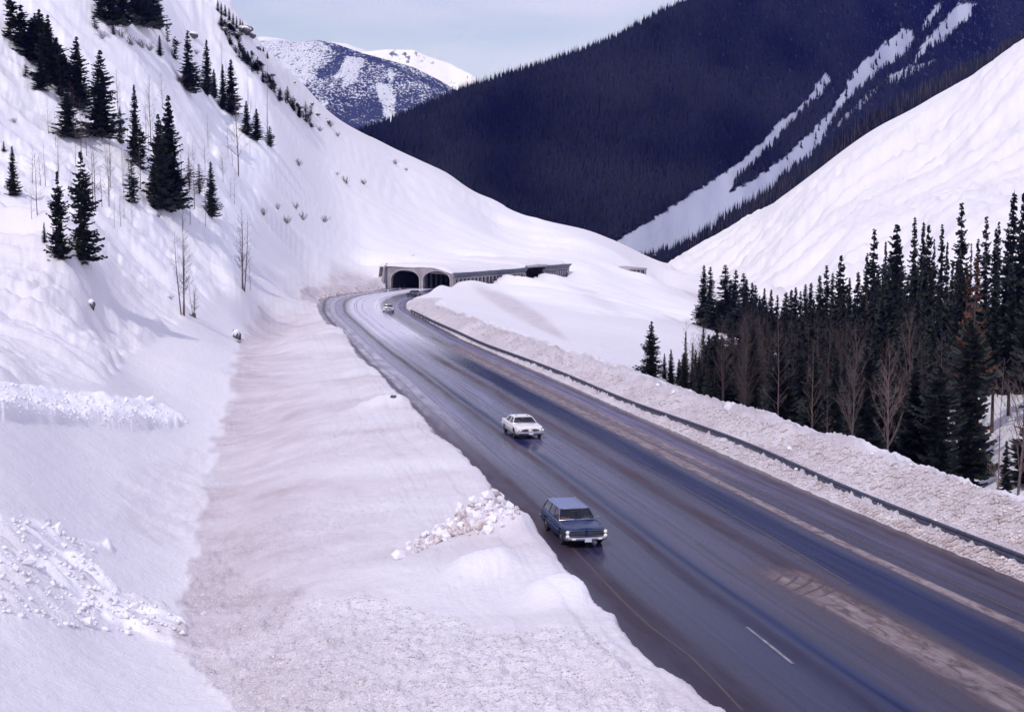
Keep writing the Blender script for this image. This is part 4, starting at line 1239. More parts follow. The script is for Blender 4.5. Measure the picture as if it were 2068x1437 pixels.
# ------------------------------------------------------------------ cars
def person(name, loc, rz_, parent_mats, label, lean=0.0):
    """seated figure, one skinned body; origin at the seat"""
    root = empty(name, loc, rz_)
    tag(root, label, "person")
    vs = [(0, 0, .08), (0, 0, .25), (0, .01, .42), (0, .01, .54), (0, -.02, .62), (0, -.03, .72), (0, -.03, .80)]
    rr = [.15, .14, .155, .07, .062, .095, .075]
    ed = [(i, i + 1) for i in range(6)]
    def chain(start, pts, rads):
        p = start
        for q, r_ in zip(pts, rads):
            vs.append(q); rr.append(r_); ed.append((p, len(vs) - 1)); p = len(vs) - 1
        return p
    for s in (-1, 1):
        h = chain(2, [(s * .19, .0, .47), (s * .24, -.12, .28), (s * .19, -.36, .33), (s * .18, -.43, .35)], [.06, .048, .036, .034])
        for k in range(4):
            chain(h, [(s * .18 + (k - 1.5) * .02, -.47, .37), (s * .18 + (k - 1.5) * .021, -.50 - .004 * (k % 3), .345)], [.010, .009])
        chain(h, [(s * .145, -.45, .375), (s * .13, -.48, .37)], [.011, .009])
        kne = chain(0, [(s * .1, -.08, .06), (s * .13, -.45, .1), (s * .13, -.50, -.32), (s * .13, -.62, -.36)], [.085, .065, .045, .04])
    me = bpy.data.meshes.new(name + "_body"); me.from_pydata(vs, ed, [])
    tmp = bpy.data.objects.new("tmp", me); COL.objects.link(tmp)
    sk = tmp.modifiers.new("skin", 'SKIN'); sk.use_smooth_shade = True
    for i, sv in enumerate(me.skin_vertices[0].data): sv.radius = (rr[i], rr[i] * .92)
    me.skin_vertices[0].data[0].use_root = True
    ss = tmp.modifiers.new("sub", 'SUBSURF'); ss.levels = 1; ss.render_levels = 1
    dg = bpy.context.evaluated_depsgraph_get()
    me2 = bpy.data.meshes.new_from_object(tmp.evaluated_get(dg))
    bpy.data.objects.remove(tmp)
    for mm in parent_mats: me2.materials.append(mm)
    ids = []
    for p_ in me2.polygons:
        c = p_.center
        skin = c.z > .565 or (c.y < -.40 and c.z > .2)
        ids.append(1 if skin else 0)
    me2.polygons.foreach_set("material_index", ids)
    me2.polygons.foreach_set("use_smooth", [True] * len(ids))
    b = bpy.data.objects.new("body", me2); COL.objects.link(b); b.parent = root
    mb = MB(); rings = []
    for k in range(7):
        a = k / 6 * math.pi / 2
        zc, r_ = .74 + .115 * math.sin(a), max(.004, .098 * math.cos(a))
        rings.append([(r_ * math.cos(t * math.pi / 6), -.02 + r_ * 1.1 * math.sin(t * math.pi / 6), zc) for t in range(12)])
    mb.loft(rings); mb.build("hair", M['hair'], root, smooth=True)
    return root

def lerp_pts(pts, y): 
    a = np.array(pts); return float(np.interp(y, a[:, 0], a[:, 1]))

def build_car(name, S):
    Lc, W = S['L'], S['W']; h = Lc / 2; hw0 = W / 2
    root = empty(name); P = S['paint']
    ywf, ywr, RW = S['ywf'], S['ywr'], .36
    ysn = sorted(set(list(np.linspace(-h, h, 74)) + [ywf + k * .06 for k in range(-8, 9)] + [ywr + k * .06 for k in range(-8, 9)] + [-h + .02, -h + .06, h - .05]))
    rings = []
    for y in ysn:
        e = min(1.0, (h - abs(y)) / .35); ef = 1 - (1 - e) ** 2 * S['cornr']
        hw = hw0 * ef * (1 - .035 * (abs(y) / h) ** 2)
        zt = lerp_pts(S['top'], y); zb = lerp_pts([(-h, .34), (-h + .3, .26), (h - .5, .26), (h, .36)], y)
        ar = 0
        for yw in (ywf, ywr):
            d = abs(y - yw)
            if d < RW + .07: ar = max(ar, .34 + math.sqrt((RW + .07) ** 2 - d * d) * (.96 if yw < 0 or not S.get('skirt') else .62))
        zs = max(zb, ar)
        zm = max(.60, zs + .02)
        sh = S['shoulder']
        fin = lerp_pts(S['fin'], y) if S.get('fin') else 0
        half = [(hw * .90, zs), (hw * .985, max(zs + .01, min(zm - .01, zs + .10))), (hw, zm + .03), (hw * .985, max(zm + .05, zt - .14)), (hw * .955, max(zm + .06, zt - .04 + fin)), (hw * .86, max(zm + .06, zt - .005 + fin * .7)), (hw * sh, zt + (0 if not fin else -.01)), (hw * .3, zt + S['crown']), (0, zt + S['crown'] * (1.0 if y > S['g'][0] else S.get('ridge', 1.0)))]
        ring = [(x, y, z) for x, z in half] + [(-x, y, z) for x, z in reversed(half[:-1])]
        rings.append(ring)
    mb = MB(); mb.loft(rings)
    body = mb.build("body", P, root, smooth=True)
    # wheel wells and floor
    mb = MB(); mb.box((0, 0, .45), (W * .80, Lc * .9, .25)); mb.build("underbody", M['black'], root)
    for yw in (ywf, ywr):
        for s in (-1, 1):
            x = s * (hw0 - .13)
            mb = MB(); mb.lathe([(-.09, .20), (-.10, .33), (-.06, .355), (.06, .355), (.10, .33), (.09, .20)], 'x', (0, 0, 0), 24)
            wl_ = mb.build("wheel", M['rubber'], root, smooth=True); wl_.location = (x, yw, .355)
            mb = MB(); mb.lathe([(-.02, .225), (.035, .22), (.05, .17), (.06, .11), (.085, .07), (.09, .01)] if s > 0 else [(.02, .225), (-.035, .22), (-.05, .17), (-.06, .11), (-.085, .07), (-.09, .01)], 'x', (s * .03, 0, 0), 20)
            mb.build("hubcap", M['chrome'], wl_, smooth=True)
    # greenhouse
    y0, y1, y2, y3 = S['g']; zr = S['zr']; zb0 = lerp_pts(S['top'], y0) + .012; zb3 = lerp_pts(S['top'], y3) + .012
    bw, rw = hw0 * .88, hw0 * S['rw']
    def low(s, y): return Vector((s * bw, y, lerp_pts(S['top'], y) + .012))
    def up(s, y): return Vector((s * rw, y, zr - .045))
    fl = MB()
    fl.add([(-bw * .97, y0 + .05, zb0 + .012), (bw * .97, y0 + .05, zb0 + .012), (bw * .97, y3 - .05, zb3 + .012), (-bw * .97, y3 - .05, zb3 + .012)], [(0, 1, 2, 3)])
    fl.build("interior_trim", M['seat'], root)
    # roof
    rings = []
    nr = 16
    for i in range(nr + 1):
        y = y1 - .05 + (y2 - y1 + .1) * i / nr
        e = min(1, min(i, nr - i) / 2.5)
        w = rw * (1.0 + .03) * (.975 + .025 * e); cz = .055 * (.45 + .55 * e)
        top = [(w * math.cos(t), y, zr - .045 + cz * math.sin(t) ** .8 if math.sin(t) > 0 else zr - .045) for t in np.linspace(0, math.pi, 13)]
        bot = [(-w * .97, y, zr - .085), (w * .97, y, zr - .085)]
        rings.append(top + bot)
    mb = MB(); mb.loft(rings); mb.build("roof", S.get('roofmat', P), root, smooth=True)
    def pillar(a, b, t=.05):
        mb = MB(); a = Vector(a); b = Vector(b)
        o1 = Vector((0, t, 0)); o2 = Vector((-math.copysign(.045, a.x), 0, 0))
        mb.hexa([a - o1, a + o1, a + o1 + o2, a - o1 + o2, b - o1, b + o1, b + o1 + o2, b - o1 + o2]); mb.build("pillar", P, root)
    for s in (-1, 1):
        pillar(low(s, y0 + .02), up(s, y1), .045); pillar(low(s, y3 - .12), up(s, y2 - .03), S.get('cp', .10))
        for f_ in S['mid']:
            pillar(low(s, y0 + (y3 - y0) * f_), up(s, y1 + (y2 - y1) * (f_ + S.get('mshift', 0))), .035)
    def pane(nm, a, b, c, d, off):
        mb = MB(); off = Vector(off)
        mb.add([tuple(Vector(q) + off) for q in (a, b, c, d)], [(0, 1, 2, 3)]); return mb.build(nm, M['glass'], root)
    # windscreen as a bowed sheet
    def screen(nm, yb, yt, sgn):
        mb = MB(); nx = 12; vs = []; fs = []
        for j in range(5):
            t = j / 4
            for i in range(nx + 1):
                k = -1 + 2 * i / nx
                w = (bw * (1 - t) + rw * t) * .985
                bow = sgn * .16 * (1 - k * k) * (1 - .4 * t)
                zb_ = lerp_pts(S['top'], yb) + .02
                vs.append((k * w, yb + (yt - yb) * t + bow, zb_ + (zr - .05 - zb_) * t + (S['crown'] * (1 - k * k) * (1 - t))))
        for j in range(4):
            for i in range(nx): fs.append((j * (nx + 1) + i, j * (nx + 1) + i + 1, (j + 1) * (nx + 1) + i + 1, (j + 1) * (nx + 1) + i))
        mb.add(vs, fs); pn = mb.build(nm, M['glass'], root, smooth=True)
        # bright frame round it
        mb = MB()
        mb.tube([vs[i] for i in range(nx + 1)], .016, 5); mb.tube([vs[4 * (nx + 1) + i] for i in range(nx + 1)], .018, 5)
        mb.tube([vs[j * (nx + 1)] for j in range(5)], .016, 5); mb.tube([vs[j * (nx + 1) + nx] for j in range(5)], .016, 5)
        mb.build("frame", M['chrome'], pn)
    screen("windscreen", y0, y1, -1)
    screen("rear_window", y3, y2, 1)
    for s in (-1, 1):
        cuts = [0.0] + list(S['mid']) + [1.0]
        for a, b in zip(cuts[:-1], cuts[1:]):
            la, lb = low(s, y0 + (y3 - y0) * a + .04), low(s, y0 + (y3 - y0) * b - .04)
            ua, ub = up(s, y1 + (y2 - y1) * min(1, max(0, a + (S.get('mshift', 0) if a > 0 else 0))) + .03), up(s, y1 + (y2 - y1) * min(1, b + (S.get('mshift', 0) if b < 1 else 0)) - .03)
            pane("side_window", la, lb, ub, ua, (-s * .02, 0, 0))
    # seats, steering wheel
    for ys_ in S['seats']:
        mb = MB(); mb.box((0, ys_, .98), (W * .70, .16, .34)); mb.box((0, ys_ - .28, .80), (W * .70, .45, .10)); mb.build("seat", M['seat'], root, bevel=.03)
    mb = MB(); mb.tube([(.38 + .19 * math.cos(a), y0 + .52 + .05 * math.sin(a), 1.02 + .17 * math.sin(a)) for a in np.linspace(0, 2 * math.pi, 17)], .014, 5); mb.build("steering_wheel", M['black'], root)
    # front
    S['front'](root, S, h, hw0)
    # side trim, handles
    for s in (-1, 1):
        mb = MB(); mb.box((s * (hw0 - .003), 0.1, S['trimz']), (.018, Lc * .62, .025)); mb.build("side_trim", M['chrome'], root)
        for yd in S['doors']:
            mb = MB(); mb.box((s * (hw0 - .002), yd, .80), (.04, .14, .025)); mb.build("door_handle", M['chrome'], root)
    # rear bumper, tail lamps
    mb = MB(); mb.box((0, h + .03, .48), (W * .96, .1, .16)); mb.build("rear_bumper", M['chrome'], root, bevel=.03)
    for s in (-1, 1):
        mb = MB(); mb.box((s * hw0 * .78, h + .005, .68), (.26, .05, .1)); mb.build("tail_lamp", S['tail'], root, bevel=.01)
    return root

M['tail'] = mat("tail_lamp_red", (0.25, 0.01, 0.01), .25)

def headlamp(root, x, y, z, r_):
    mb = MB(); mb.lathe([(-.02, r_ * 1.15), (.03, r_ * 1.18), (.03, r_)], 'y', (0, 0, 0), 16)
    o_ = mb.build("headlight", M['chrome'], root, smooth=True); o_.location = (x, y, z); o_.rotation_euler = (0, 0, math.pi)
    mb = MB(); mb.lathe([(.012, r_), (.030, r_ * .93), (.042, r_ * .6), (.046, .01)], 'y', (0, 0, 0), 16)
    mb.build("lens", M['lens'], o_, smooth=True)

def front_wagon(root, S, h, hw0):
    y = -h
    mb = MB()
    for s in (-1, 1):       # split grille: dark recess with thin bars
        mb.hexa([(s * .06, y - .02, .60), (s * .80, y - .0, .58), (s * .80, y + .05, .58), (s * .06, y + .05, .60), (s * .06, y - .035, .80), (s * .80, y - .015, .80), (s * .80, y + .04, .80), (s * .06, y + .04, .80)])
    g_ = mb.build("grille", M['black'], root)
    mb = MB()
    for z_ in (.575, .65, .70, .75, .825):
        for s in (-1, 1):
            mb.box((s * .43, y - .035, z_), (.74, .02, .012 if z_ not in (.575, .825) else .022), rz=0)
    mb.build("bar", M['chrome'], g_)
    mb = MB(); mb.hexa([(-.055, y - .09, .52), (.055, y - .09, .52), (.055, y + .1, .52), (-.055, y + .1, .52), (-.045, y - .07, .84), (.045, y - .07, .84), (.045, y + .1, .86), (-.045, y + .1, .86)])
    mb.build("nose_piece", S['paint'], root, bevel=.012)
    for s in (-1, 1):
        headlamp(root, s * .90, y - .03, .765, .088); headlamp(root, s * .90, y - .03, .575, .088)
    mb = MB()
    P_ = [(-1.0, y + .28, .46), (-.99, y + .04, .46), (-.9, y - .07, .46), (-.45, y - .12, .45), (0, y - .15, .45), (.45, y - .12, .45), (.9, y - .07, .46), (.99, y + .04, .46), (1.0, y + .28, .46)]
    rings = [[(px_, py_ + .03, z_ - .09), (px_, py_ - .03, z_ - .07), (px_, py_ - .045, z_), (px_, py_ - .02, z_ + .075), (px_, py_ + .03, z_ + .09)] for px_, py_, z_ in P_]
    mb.loft(rings); b_ = mb.build("front_bumper", M['chrome'], root, smooth=True)
    mb = MB(); mb.box((.04, y - .215, .40), (.32, .015, .16)); mb.build("licence_plate", M['plate'], root)
    for s in (-1, 1):
        mb = MB(); mb.box((s * .62, y - .14, .45), (.20, .03, .06)); mb.build("signal_lamp", M['lens'], root, bevel=.01)
    mb = MB(); mb.tube([(-.02 * 0, y + .1, .875), (0, y + .7, .975), (0, y + 1.3, 1.0)], .008, 5); mb.build("hood_trim", M['chrome'], root)
    # wipers, mirrors
    for x0, x1 in ((-.12, -.60), (.12, .60)):
        mb = MB(); mb.tube([(x0 * .6, S['g'][0] - .19, 1.035), (x1, S['g'][0] - .13 + .1, 1.06)], .012, 5); mb.build("wiper", M['chrome'], root)
    mb = MB(); mb.box((1.02, S['g'][0] + .10, 1.05), (.16, .06, .10)); mb.tube([(.93, S['g'][0] + .12, .98), (1.0, S['g'][0] + .1, 1.03)], .015, 5); mb.build("door_mirror", M['chrome'], root, bevel=.02)
    mb = MB(); mb.box((0.02, S['g'][1] + .02, 1.26), (.22, .03, .06)); mb.build("rear_view_mirror", M['chrome'], root, bevel=.01)
    # roof luggage rails
    for s in (-1, 1):
        mb = MB(); mb.tube([(s * .55, S['g'][1] + 1.0, S['zr'] + .0), (s * .55, S['g'][1] + 1.05, S['zr'] + .06), (s * .55, S['g'][2] - .35, S['zr'] + .06), (s * .55, S['g'][2] - .3, S['zr'])], .012, 5); mb.build("roof_rail", M['chrome'], root)

def front_sedan(root, S, h, hw0):
    y = -h
    for s in (-1, 1):
        mb = MB()
        pts = [(.14, .70), (.14, .60), (.36, .57), (.60, .60), (.62, .67), (.45, .73), (.25, .745)]
        mb.add([(s * a, y - .035, b) for a, b in pts] + [(s * a, y + .04, b) for a, b in pts], [tuple(range(7)), tuple(range(13, 6, -1))] + [(i, (i + 1) % 7, 7 + (i + 1) % 7, 7 + i) for i in range(7)])
        g_ = mb.build("grille", M['black'], root)
        mb = MB()
        for z_ in (.62, .655, .69): mb.box((s * .38, y - .045, z_), (.44, .012, .010))
        mb.tube([(s * a, y - .04, b) for a, b in pts + pts[:1]], .012, 5)
        mb.build("bar", M['chrome'], g_)
        headlamp(root, s * .72, y - .02, .665, .078); headlamp(root, s * .905, y + .01, .665, .078)
    mb = MB(); mb.hexa([(-.07, y - .10, .55), (.07, y - .10, .55), (.12, y + .1, .55), (-.12, y + .1, .55), (-.05, y - .06, .80), (.05, y - .06, .80), (.1, y + .1, .82), (-.1, y + .1, .82)]); mb.build("nose_piece", S['paint'], root, bevel=.02)
    mb = MB()
    P_ = [(-1.0, y + .30, .46), (-.99, y + .04, .46), (-.88, y - .08, .46), (-.4, y - .12, .46), (0, y - .10, .46), (.4, y - .12, .46), (.88, y - .08, .46), (.99, y + .04, .46), (1.0, y + .30, .46)]
    rings = [[(px_, py_ + .03, z_ - .11), (px_, py_ - .03, z_ - .09), (px_, py_ - .05, z_), (px_, py_ - .02, z_ + .05), (px_, py_ + .03, z_ + .06)] for px_, py_, z_ in P_]
    mb.loft(rings); mb.build("front_bumper", M['chrome'], root, smooth=True)
    mb = MB(); mb.box((.03, y - .16, .43), (.31, .015, .15)); mb.build("licence_plate", M['plate'], root)
    mb = MB(); mb.box((0.0, S['g'][1] + .06, 1.20), (.22, .03, .07)); mb.build("rear_view_mirror", M['plate'], root, bevel=.01)
    for x0, x1 in ((-.1, -.55), (.1, .55)):
        mb = MB(); mb.tube([(x0 * .6, S['g'][0] - .17, .985), (x1, S['g'][0] - .05, 1.0)], .010, 5); mb.build("wiper", M['chrome'], root)

WAG = dict(L=5.5, W=2.02, ywf=-1.75, ywr=1.38, cornr=.22, shoulder=.55, crown=.035, ridge=1.5,
           top=[(-2.75, .80), (-2.70, .875), (-2.3, .925), (-1.1, .965), (0.0, .97), (1.2, .98), (1.9, 1.0), (2.4, .99), (2.68, .94), (2.75, .80)],
           g=(-1.02, -.42, 2.15, 2.62), zr=1.47, rw=.70, mid=(.30, .60), seats=(.22, 1.15), paint=M['paint_blue'], roofmat=M['roof_blue'], front=front_wagon, trimz=.62, doors=(.35, 1.3), tail=M['tail'])
SED = dict(L=5.4, W=2.03, ywf=-1.70, ywr=1.42, cornr=.16, shoulder=.50, crown=.02, ridge=2.0, skirt=True,
           top=[(-2.7, .76), (-2.66, .83), (-2.2, .88), (-.95, .93), (0.3, .93), (1.2, .93), (1.9, .90), (2.5, .84), (2.66, .80), (2.7, .70)],
           fin=[(-2.7, 0.02), (0.6, 0.0), (1.5, .035), (2.4, .10), (2.62, .12), (2.7, .05)],
           g=(-.98, -.42, .95, 1.52), zr=1.36, rw=.66, mid=(.46,), seats=(.12, .98), paint=M['paint_white'], front=front_sedan, trimz=.55, doors=(.3, 1.1), tail=M['tail'])
HEAD = R(11.5)
def place(root, u, v, ang, Lc):
    p = atZ(u, v, 0.0)
    root.location = (p[0] - math.sin(ang) * Lc / 2, p[1] + math.cos(ang) * Lc / 2, 0.004)
    root.rotation_euler = (0, 0, ang)
wagon = build_car("station_wagon", WAG)
place(wagon, 1184, 1106, HEAD, 5.5)
tag(wagon, "dark blue station wagon with stacked headlights driving beside the left snow bank", "car")
mb = MB(); mb.box((-.68, -.78, 1.03), (.30, .22, .05), rz=.2); mb.box((-.62, -.72, 1.06), (.2, .14, .03), rz=-.3)
mb.build("dashboard_cloth", M['orange'], wagon, bevel=.01)
sedan = build_car("white_sedan", SED)
place(sedan, 1071, 887, HEAD + R(1), 5.4)
tag(sedan, "white sedan with tail fins and paired headlights behind the blue wagon", "car")
def in_car(car, x, y, z): 
    a = car.rotation_euler[2]; l = car.location
    return (l[0] + x * math.cos(a) - y * math.sin(a), l[1] + x * math.sin(a) + y * math.cos(a), l[2] + z)
person("person", in_car(wagon, .38, .05, .62), HEAD, [M['coat'], M['skin']], "driver in a dark coat sitting behind the wheel of the blue station wagon")
person("person", in_car(sedan, .38, -.03, .55), HEAD, [M['coat'], M['skin']], "driver in dark clothes behind the wheel of the white sedan")
person("person", in_car(sedan, -.42, -.05, .55), HEAD, [M['shirt'], M['skin']], "passenger in a pale shirt beside the driver of the white sedan")

def copy_tree(o, parent=None):
    c = o.copy(); COL.objects.link(c)
    if parent: c.parent = parent
    for ch in list(o.children): copy_tree(ch, c)
    return c
def recolour(root, frm, to, also=()):
    cache = {}
    def rec(o):
        if o.type == 'MESH' and frm in [s.material for s in o.material_slots]:
            key = o.data.name
            if key not in cache:
                d = o.data.copy()
                for i, mm in enumerate(d.materials):
                    if mm == frm: d.materials[i] = to
                cache[key] = d
            o.data = cache[key]
        for ch in o.children: rec(ch)
    rec(root)
c3 = copy_tree(sedan); c3.name = "pale_sedan"
M['paint_grey'] = mat("paint_pale_grey", (0.42, 0.40, 0.42), .35)
recolour(c3, M['paint_white'], M['paint_grey'])
place(c3, 784, 631, R(4), 5.4)
tag(c3, "pale grey sedan crossing slush on the bend before the twin portals", "car")
c4 = copy_tree(sedan); c4.name = "dark_sedan"
recolour(c4, M['paint_white'], M['paint_dark']); recolour(c4, M['chrome'], M['steel']); recolour(c4, M['lens'], M['steel']); recolour(c4, M['plate'], M['steel'])
place(c4, 829, 599, R(-14), 5.4)
tag(c4, "small dark sedan just outside the right hand arch of the snow shed", "car")
# ------------------------------------------------------------------ trees
def conifer_crown(seed, r0, z_lo=0.04, whorls=46, per=6, shape='spruce', dens=1.0, H=10.0, nodes=5, leafw=1.0):
    rg = np.random.default_rng(seed)
    V_ = []; 
    base_dir = rg.uniform(0, 6.28)
    lump = rg.normal(0, .16, 6)
    side_bias = rg.uniform(0, 6.28)
    for i in range(whorls):
        z = z_lo + (0.985 - z_lo) * (i / (whorls - 1)) ** 0.94
        if shape == 'spire': rad = r0 * min(1.0, (1 - z) * 1.55 + .03) ** .75
        elif shape == 'cone': rad = r0 * ((1 - z) ** 0.85 + .02)
        elif shape == 'column': rad = r0 * min(1.0, (1 - z) * 2.6 + .04) ** .8 * (0.78 + .22 * math.sin(z * 9 + seed))
        else: rad = r0 * (min(1, (1 - z) * 1.25 + .02)) ** .9
        rad *= H * (1 + float(np.interp(z * 5, range(6), lump)))
        rad *= rg.uniform(.85, 1.08)
        nb_ = max(3, int(round(per * (0.6 + 0.4 * (1 - z)))))
        for k in range(nb_):
            if rg.uniform() > dens * (0.95 if z > .15 else .8): continue
            a = base_dir + 2 * math.pi * (k + rg.uniform(-.35, .35)) / nb_ + i * 2.4
            Lb = rad * rg.uniform(.5, 1.2) * (1 + .12 * math.cos(a - side_bias))
            up = (0.55 * max(0, z - .8) / .2) - 0.28 * (1 - z) + rg.uniform(-.12, .08)
            zz = z * H + rg.uniform(-.06, .06)
            d = np.array([math.cos(a), math.sin(a), 0]); sd_ = np.array([-math.sin(a), math.cos(a), 0])
            for j in range(nodes):
                t = (j + .7) / nodes
                tipup = .18 * t * t * Lb
                p = d * Lb * t + np.array([0, 0, zz + up * Lb * t - .14 * Lb * math.sin(t * 3.1) + tipup])
                ll = (0.30 * Lb + .12) * (1.05 - .65 * t) * rg.uniform(.7, 1.2)
                wd = (0.09 * Lb + .07) * rg.uniform(.7, 1.3) * leafw
                for s in (-1, 1):
                    tip = p + (sd_ * s * .85 + d * .62) * ll + np.array([0, 0, -ll * rg.uniform(.15, .5)])
                    q1 = p + d * wd + np.array([0, 0, .3 * wd]); q2_ = p - d * wd * .9 - np.array([0, 0, wd * .7])
                    V_.append((q1, tip + d * wd * .3, tip - d * wd * .45 - np.array([0, 0, wd * .5]), q2_))
            tip = d * Lb * 1.08 + np.array([0, 0, zz + up * Lb + .16 * Lb])
            p = d * Lb * .55 + np.array([0, 0, zz + up * Lb * .55 - .12 * Lb])
            wd = .10 * Lb + .06
            V_.append((p + sd_ * wd, tip + sd_ * wd * .2, tip - sd_ * wd * .2, p - sd_ * wd))
            # needles close to the stem, hanging
            p2 = d * Lb * .30
            V_.append((p2 + np.array([0, 0, zz + .05]) + sd_ * wd, p2 + np.array([0, 0, zz + .05]) - sd_ * wd, p2 * .9 + np.array([0, 0, zz - .30 * (1.1 - z)]) - sd_ * wd * 1.5, p2 * .9 + np.array([0, 0, zz - .30 * (1.1 - z)]) + sd_ * wd * 1.5))
    # leader
    for a in (0.3, 1.9):
        c, s = math.cos(a) * .05, math.sin(a) * .05
        V_.append((np.array([c, s, H * .90]), np.array([c * .1, s * .1, H * 1.0]), np.array([-c * .1, -s * .1, H * 1.0]), np.array([-c, -s, H * .90])))
    A = np.array(V_).reshape(-1, 3)
    return A, np.arange(len(A)).reshape(-1, 4)

def trunk_mb(H=10.0, r=.13, bend=0.0, n=7, top=.97):
    mb = MB(); k = 6
    mb.tube([(bend * math.sin(i / k * 2.5), bend * .6 * math.sin(i / k * 3), -.6 + (H * top + .6) * i / k) for i in range(k + 1)], [r * (1 - .9 * i / k) for i in range(k + 1)], n)
    return mb

TREE = {}
def make_tree_kind(kind, mt, small=False, trunk_r=.13, **kw):
    A, Fq = conifer_crown(**kw)
    me = np_mesh("crown_" + kind, A, Fq); me.materials.append(M[mt])
    mb = trunk_mb(r=trunk_r)
    tm = bpy.data.meshes.new("trunk_" + kind); tm.from_pydata(mb.v, [], mb.f); tm.materials.append(M['bark'])
    # joined version for trees too small to show parts
    kk = np.random.default_rng(kw['seed']).uniform(size=len(Fq)) < .45
    sv = np.vstack([A, np.array(mb.v)]); 
    jm = bpy.data.meshes.new("small_" + kind)
    fl = [tuple(int(x) for x in f) for f in Fq[kk]] + [tuple(len(A) + i for i in f) for f in mb.f]
    jm.from_pydata(sv.tolist(), [], fl); jm.materials.append(M[mt]); jm.materials.append(M['bark'])
    jm.polygons.foreach_set("material_index", [0] * int(kk.sum()) + [1] * len(mb.f))
    TREE[kind] = (me, tm, jm, kw['r0'] * 10)

make_tree_kind('spruce', 'needle', seed=1, r0=.17, shape='spruce', whorls=60, per=6, leafw=.75, dens=.85)
make_tree_kind('spruce2', 'needle', seed=2, r0=.19, shape='spruce', whorls=56, dens=.72, leafw=.8)
make_tree_kind('fir', 'needle', seed=3, r0=.13, shape='cone', whorls=78, per=5, leafw=.65, dens=.8)
make_tree_kind('fir2', 'needle', seed=4, r0=.14, shape='cone', whorls=72, per=5, dens=.75, leafw=.65)
make_tree_kind('spire', 'needle', seed=5, r0=.10, shape='cone', whorls=76, per=4, dens=.8, leafw=.6)
make_tree_kind('bluefir', 'needle_blue', seed=6, r0=.15, shape='spruce', whorls=34, per=6, dens=.75)
make_tree_kind('broad', 'needle', seed=7, r0=.22, shape='cone', whorls=44, per=7)
make_tree_kind('ragged', 'needle', seed=8, r0=.20, shape='column', whorls=30, per=6, dens=.62, leafw=1.4)
make_tree_kind('dead', 'needle_dead', seed=9, r0=.15, shape='spruce', whorls=42, per=6, dens=.62, leafw=.7)
make_tree_kind('rusty', 'needle_rust', seed=10, r0=.13, shape='column', whorls=40, per=5, dens=.55, leafw=.6)
make_tree_kind('high', 'needle', seed=11, r0=.11, shape='column', whorls=34, per=6, z_lo=.30, dens=.85)
make_tree_kind('large', 'needle', seed=12, r0=.17, shape='cone', whorls=60, per=8, nodes=7, leafw=.75, dens=.8)
make_tree_kind('large2', 'needle', seed=13, r0=.15, shape='column', whorls=54, per=7, nodes=7, leafw=.8, dens=.72)

NAMES = dict(spruce='spruce_tree', spruce2='spruce_tree', fir='fir_tree', fir2='fir_tree', spire='fir_tree', bluefir='fir_tree', broad='spruce_tree', ragged='spruce_tree', dead='dead_conifer', rusty='conifer_tree', high='spruce_tree', large='spruce_tree', large2='spruce_tree')
rt = random.Random(5)
def put_tree(kind, x, y, z, H, w, label, group=None, parts=True, tilt=0.0):
    cm, tm, jm, r10 = TREE[kind]
    sxy = w / (2 * r10) if w else H / 10 * rt.uniform(.85, 1.15)
    if parts:
        o = empty(NAMES[kind], (x, y, z))
        for nm, me in (("crown", cm), ("trunk", tm)):
            c = bpy.data.objects.new(nm, me); COL.objects.link(c); c.parent = o
    else:
        o = bpy.data.objects.new(NAMES[kind], jm); COL.objects.link(o); o.location = (x, y, z)
    o.rotation_euler = (tilt * .3, tilt, rt.uniform(0, 6.28) if not tilt else 0)
    o.scale = (sxy, sxy, H / 10)
    tag(o, label, "tree", group)
    return o
def tree_px(kind, u, vb, vt, wpx, label, group=None, tilt=0.0, Yf=None):
    p = hit(u, vb) if Yf is None else atY(u, vb, Yf)
    if p is None or p[1] > 900:
        p = atY(u, vb, 470)
    x, y, z = p
    top = atY(u, vt, y)
    H = max(1.5, top[2] - z)
    w = wpx / F * y * (1.5 if kind in ('fir', 'fir2', 'spruce', 'spruce2') else 1.3)
    return put_tree(kind, x, y, z - .1, H, w, label, group, parts=(vb - vt) > 45, tilt=tilt)

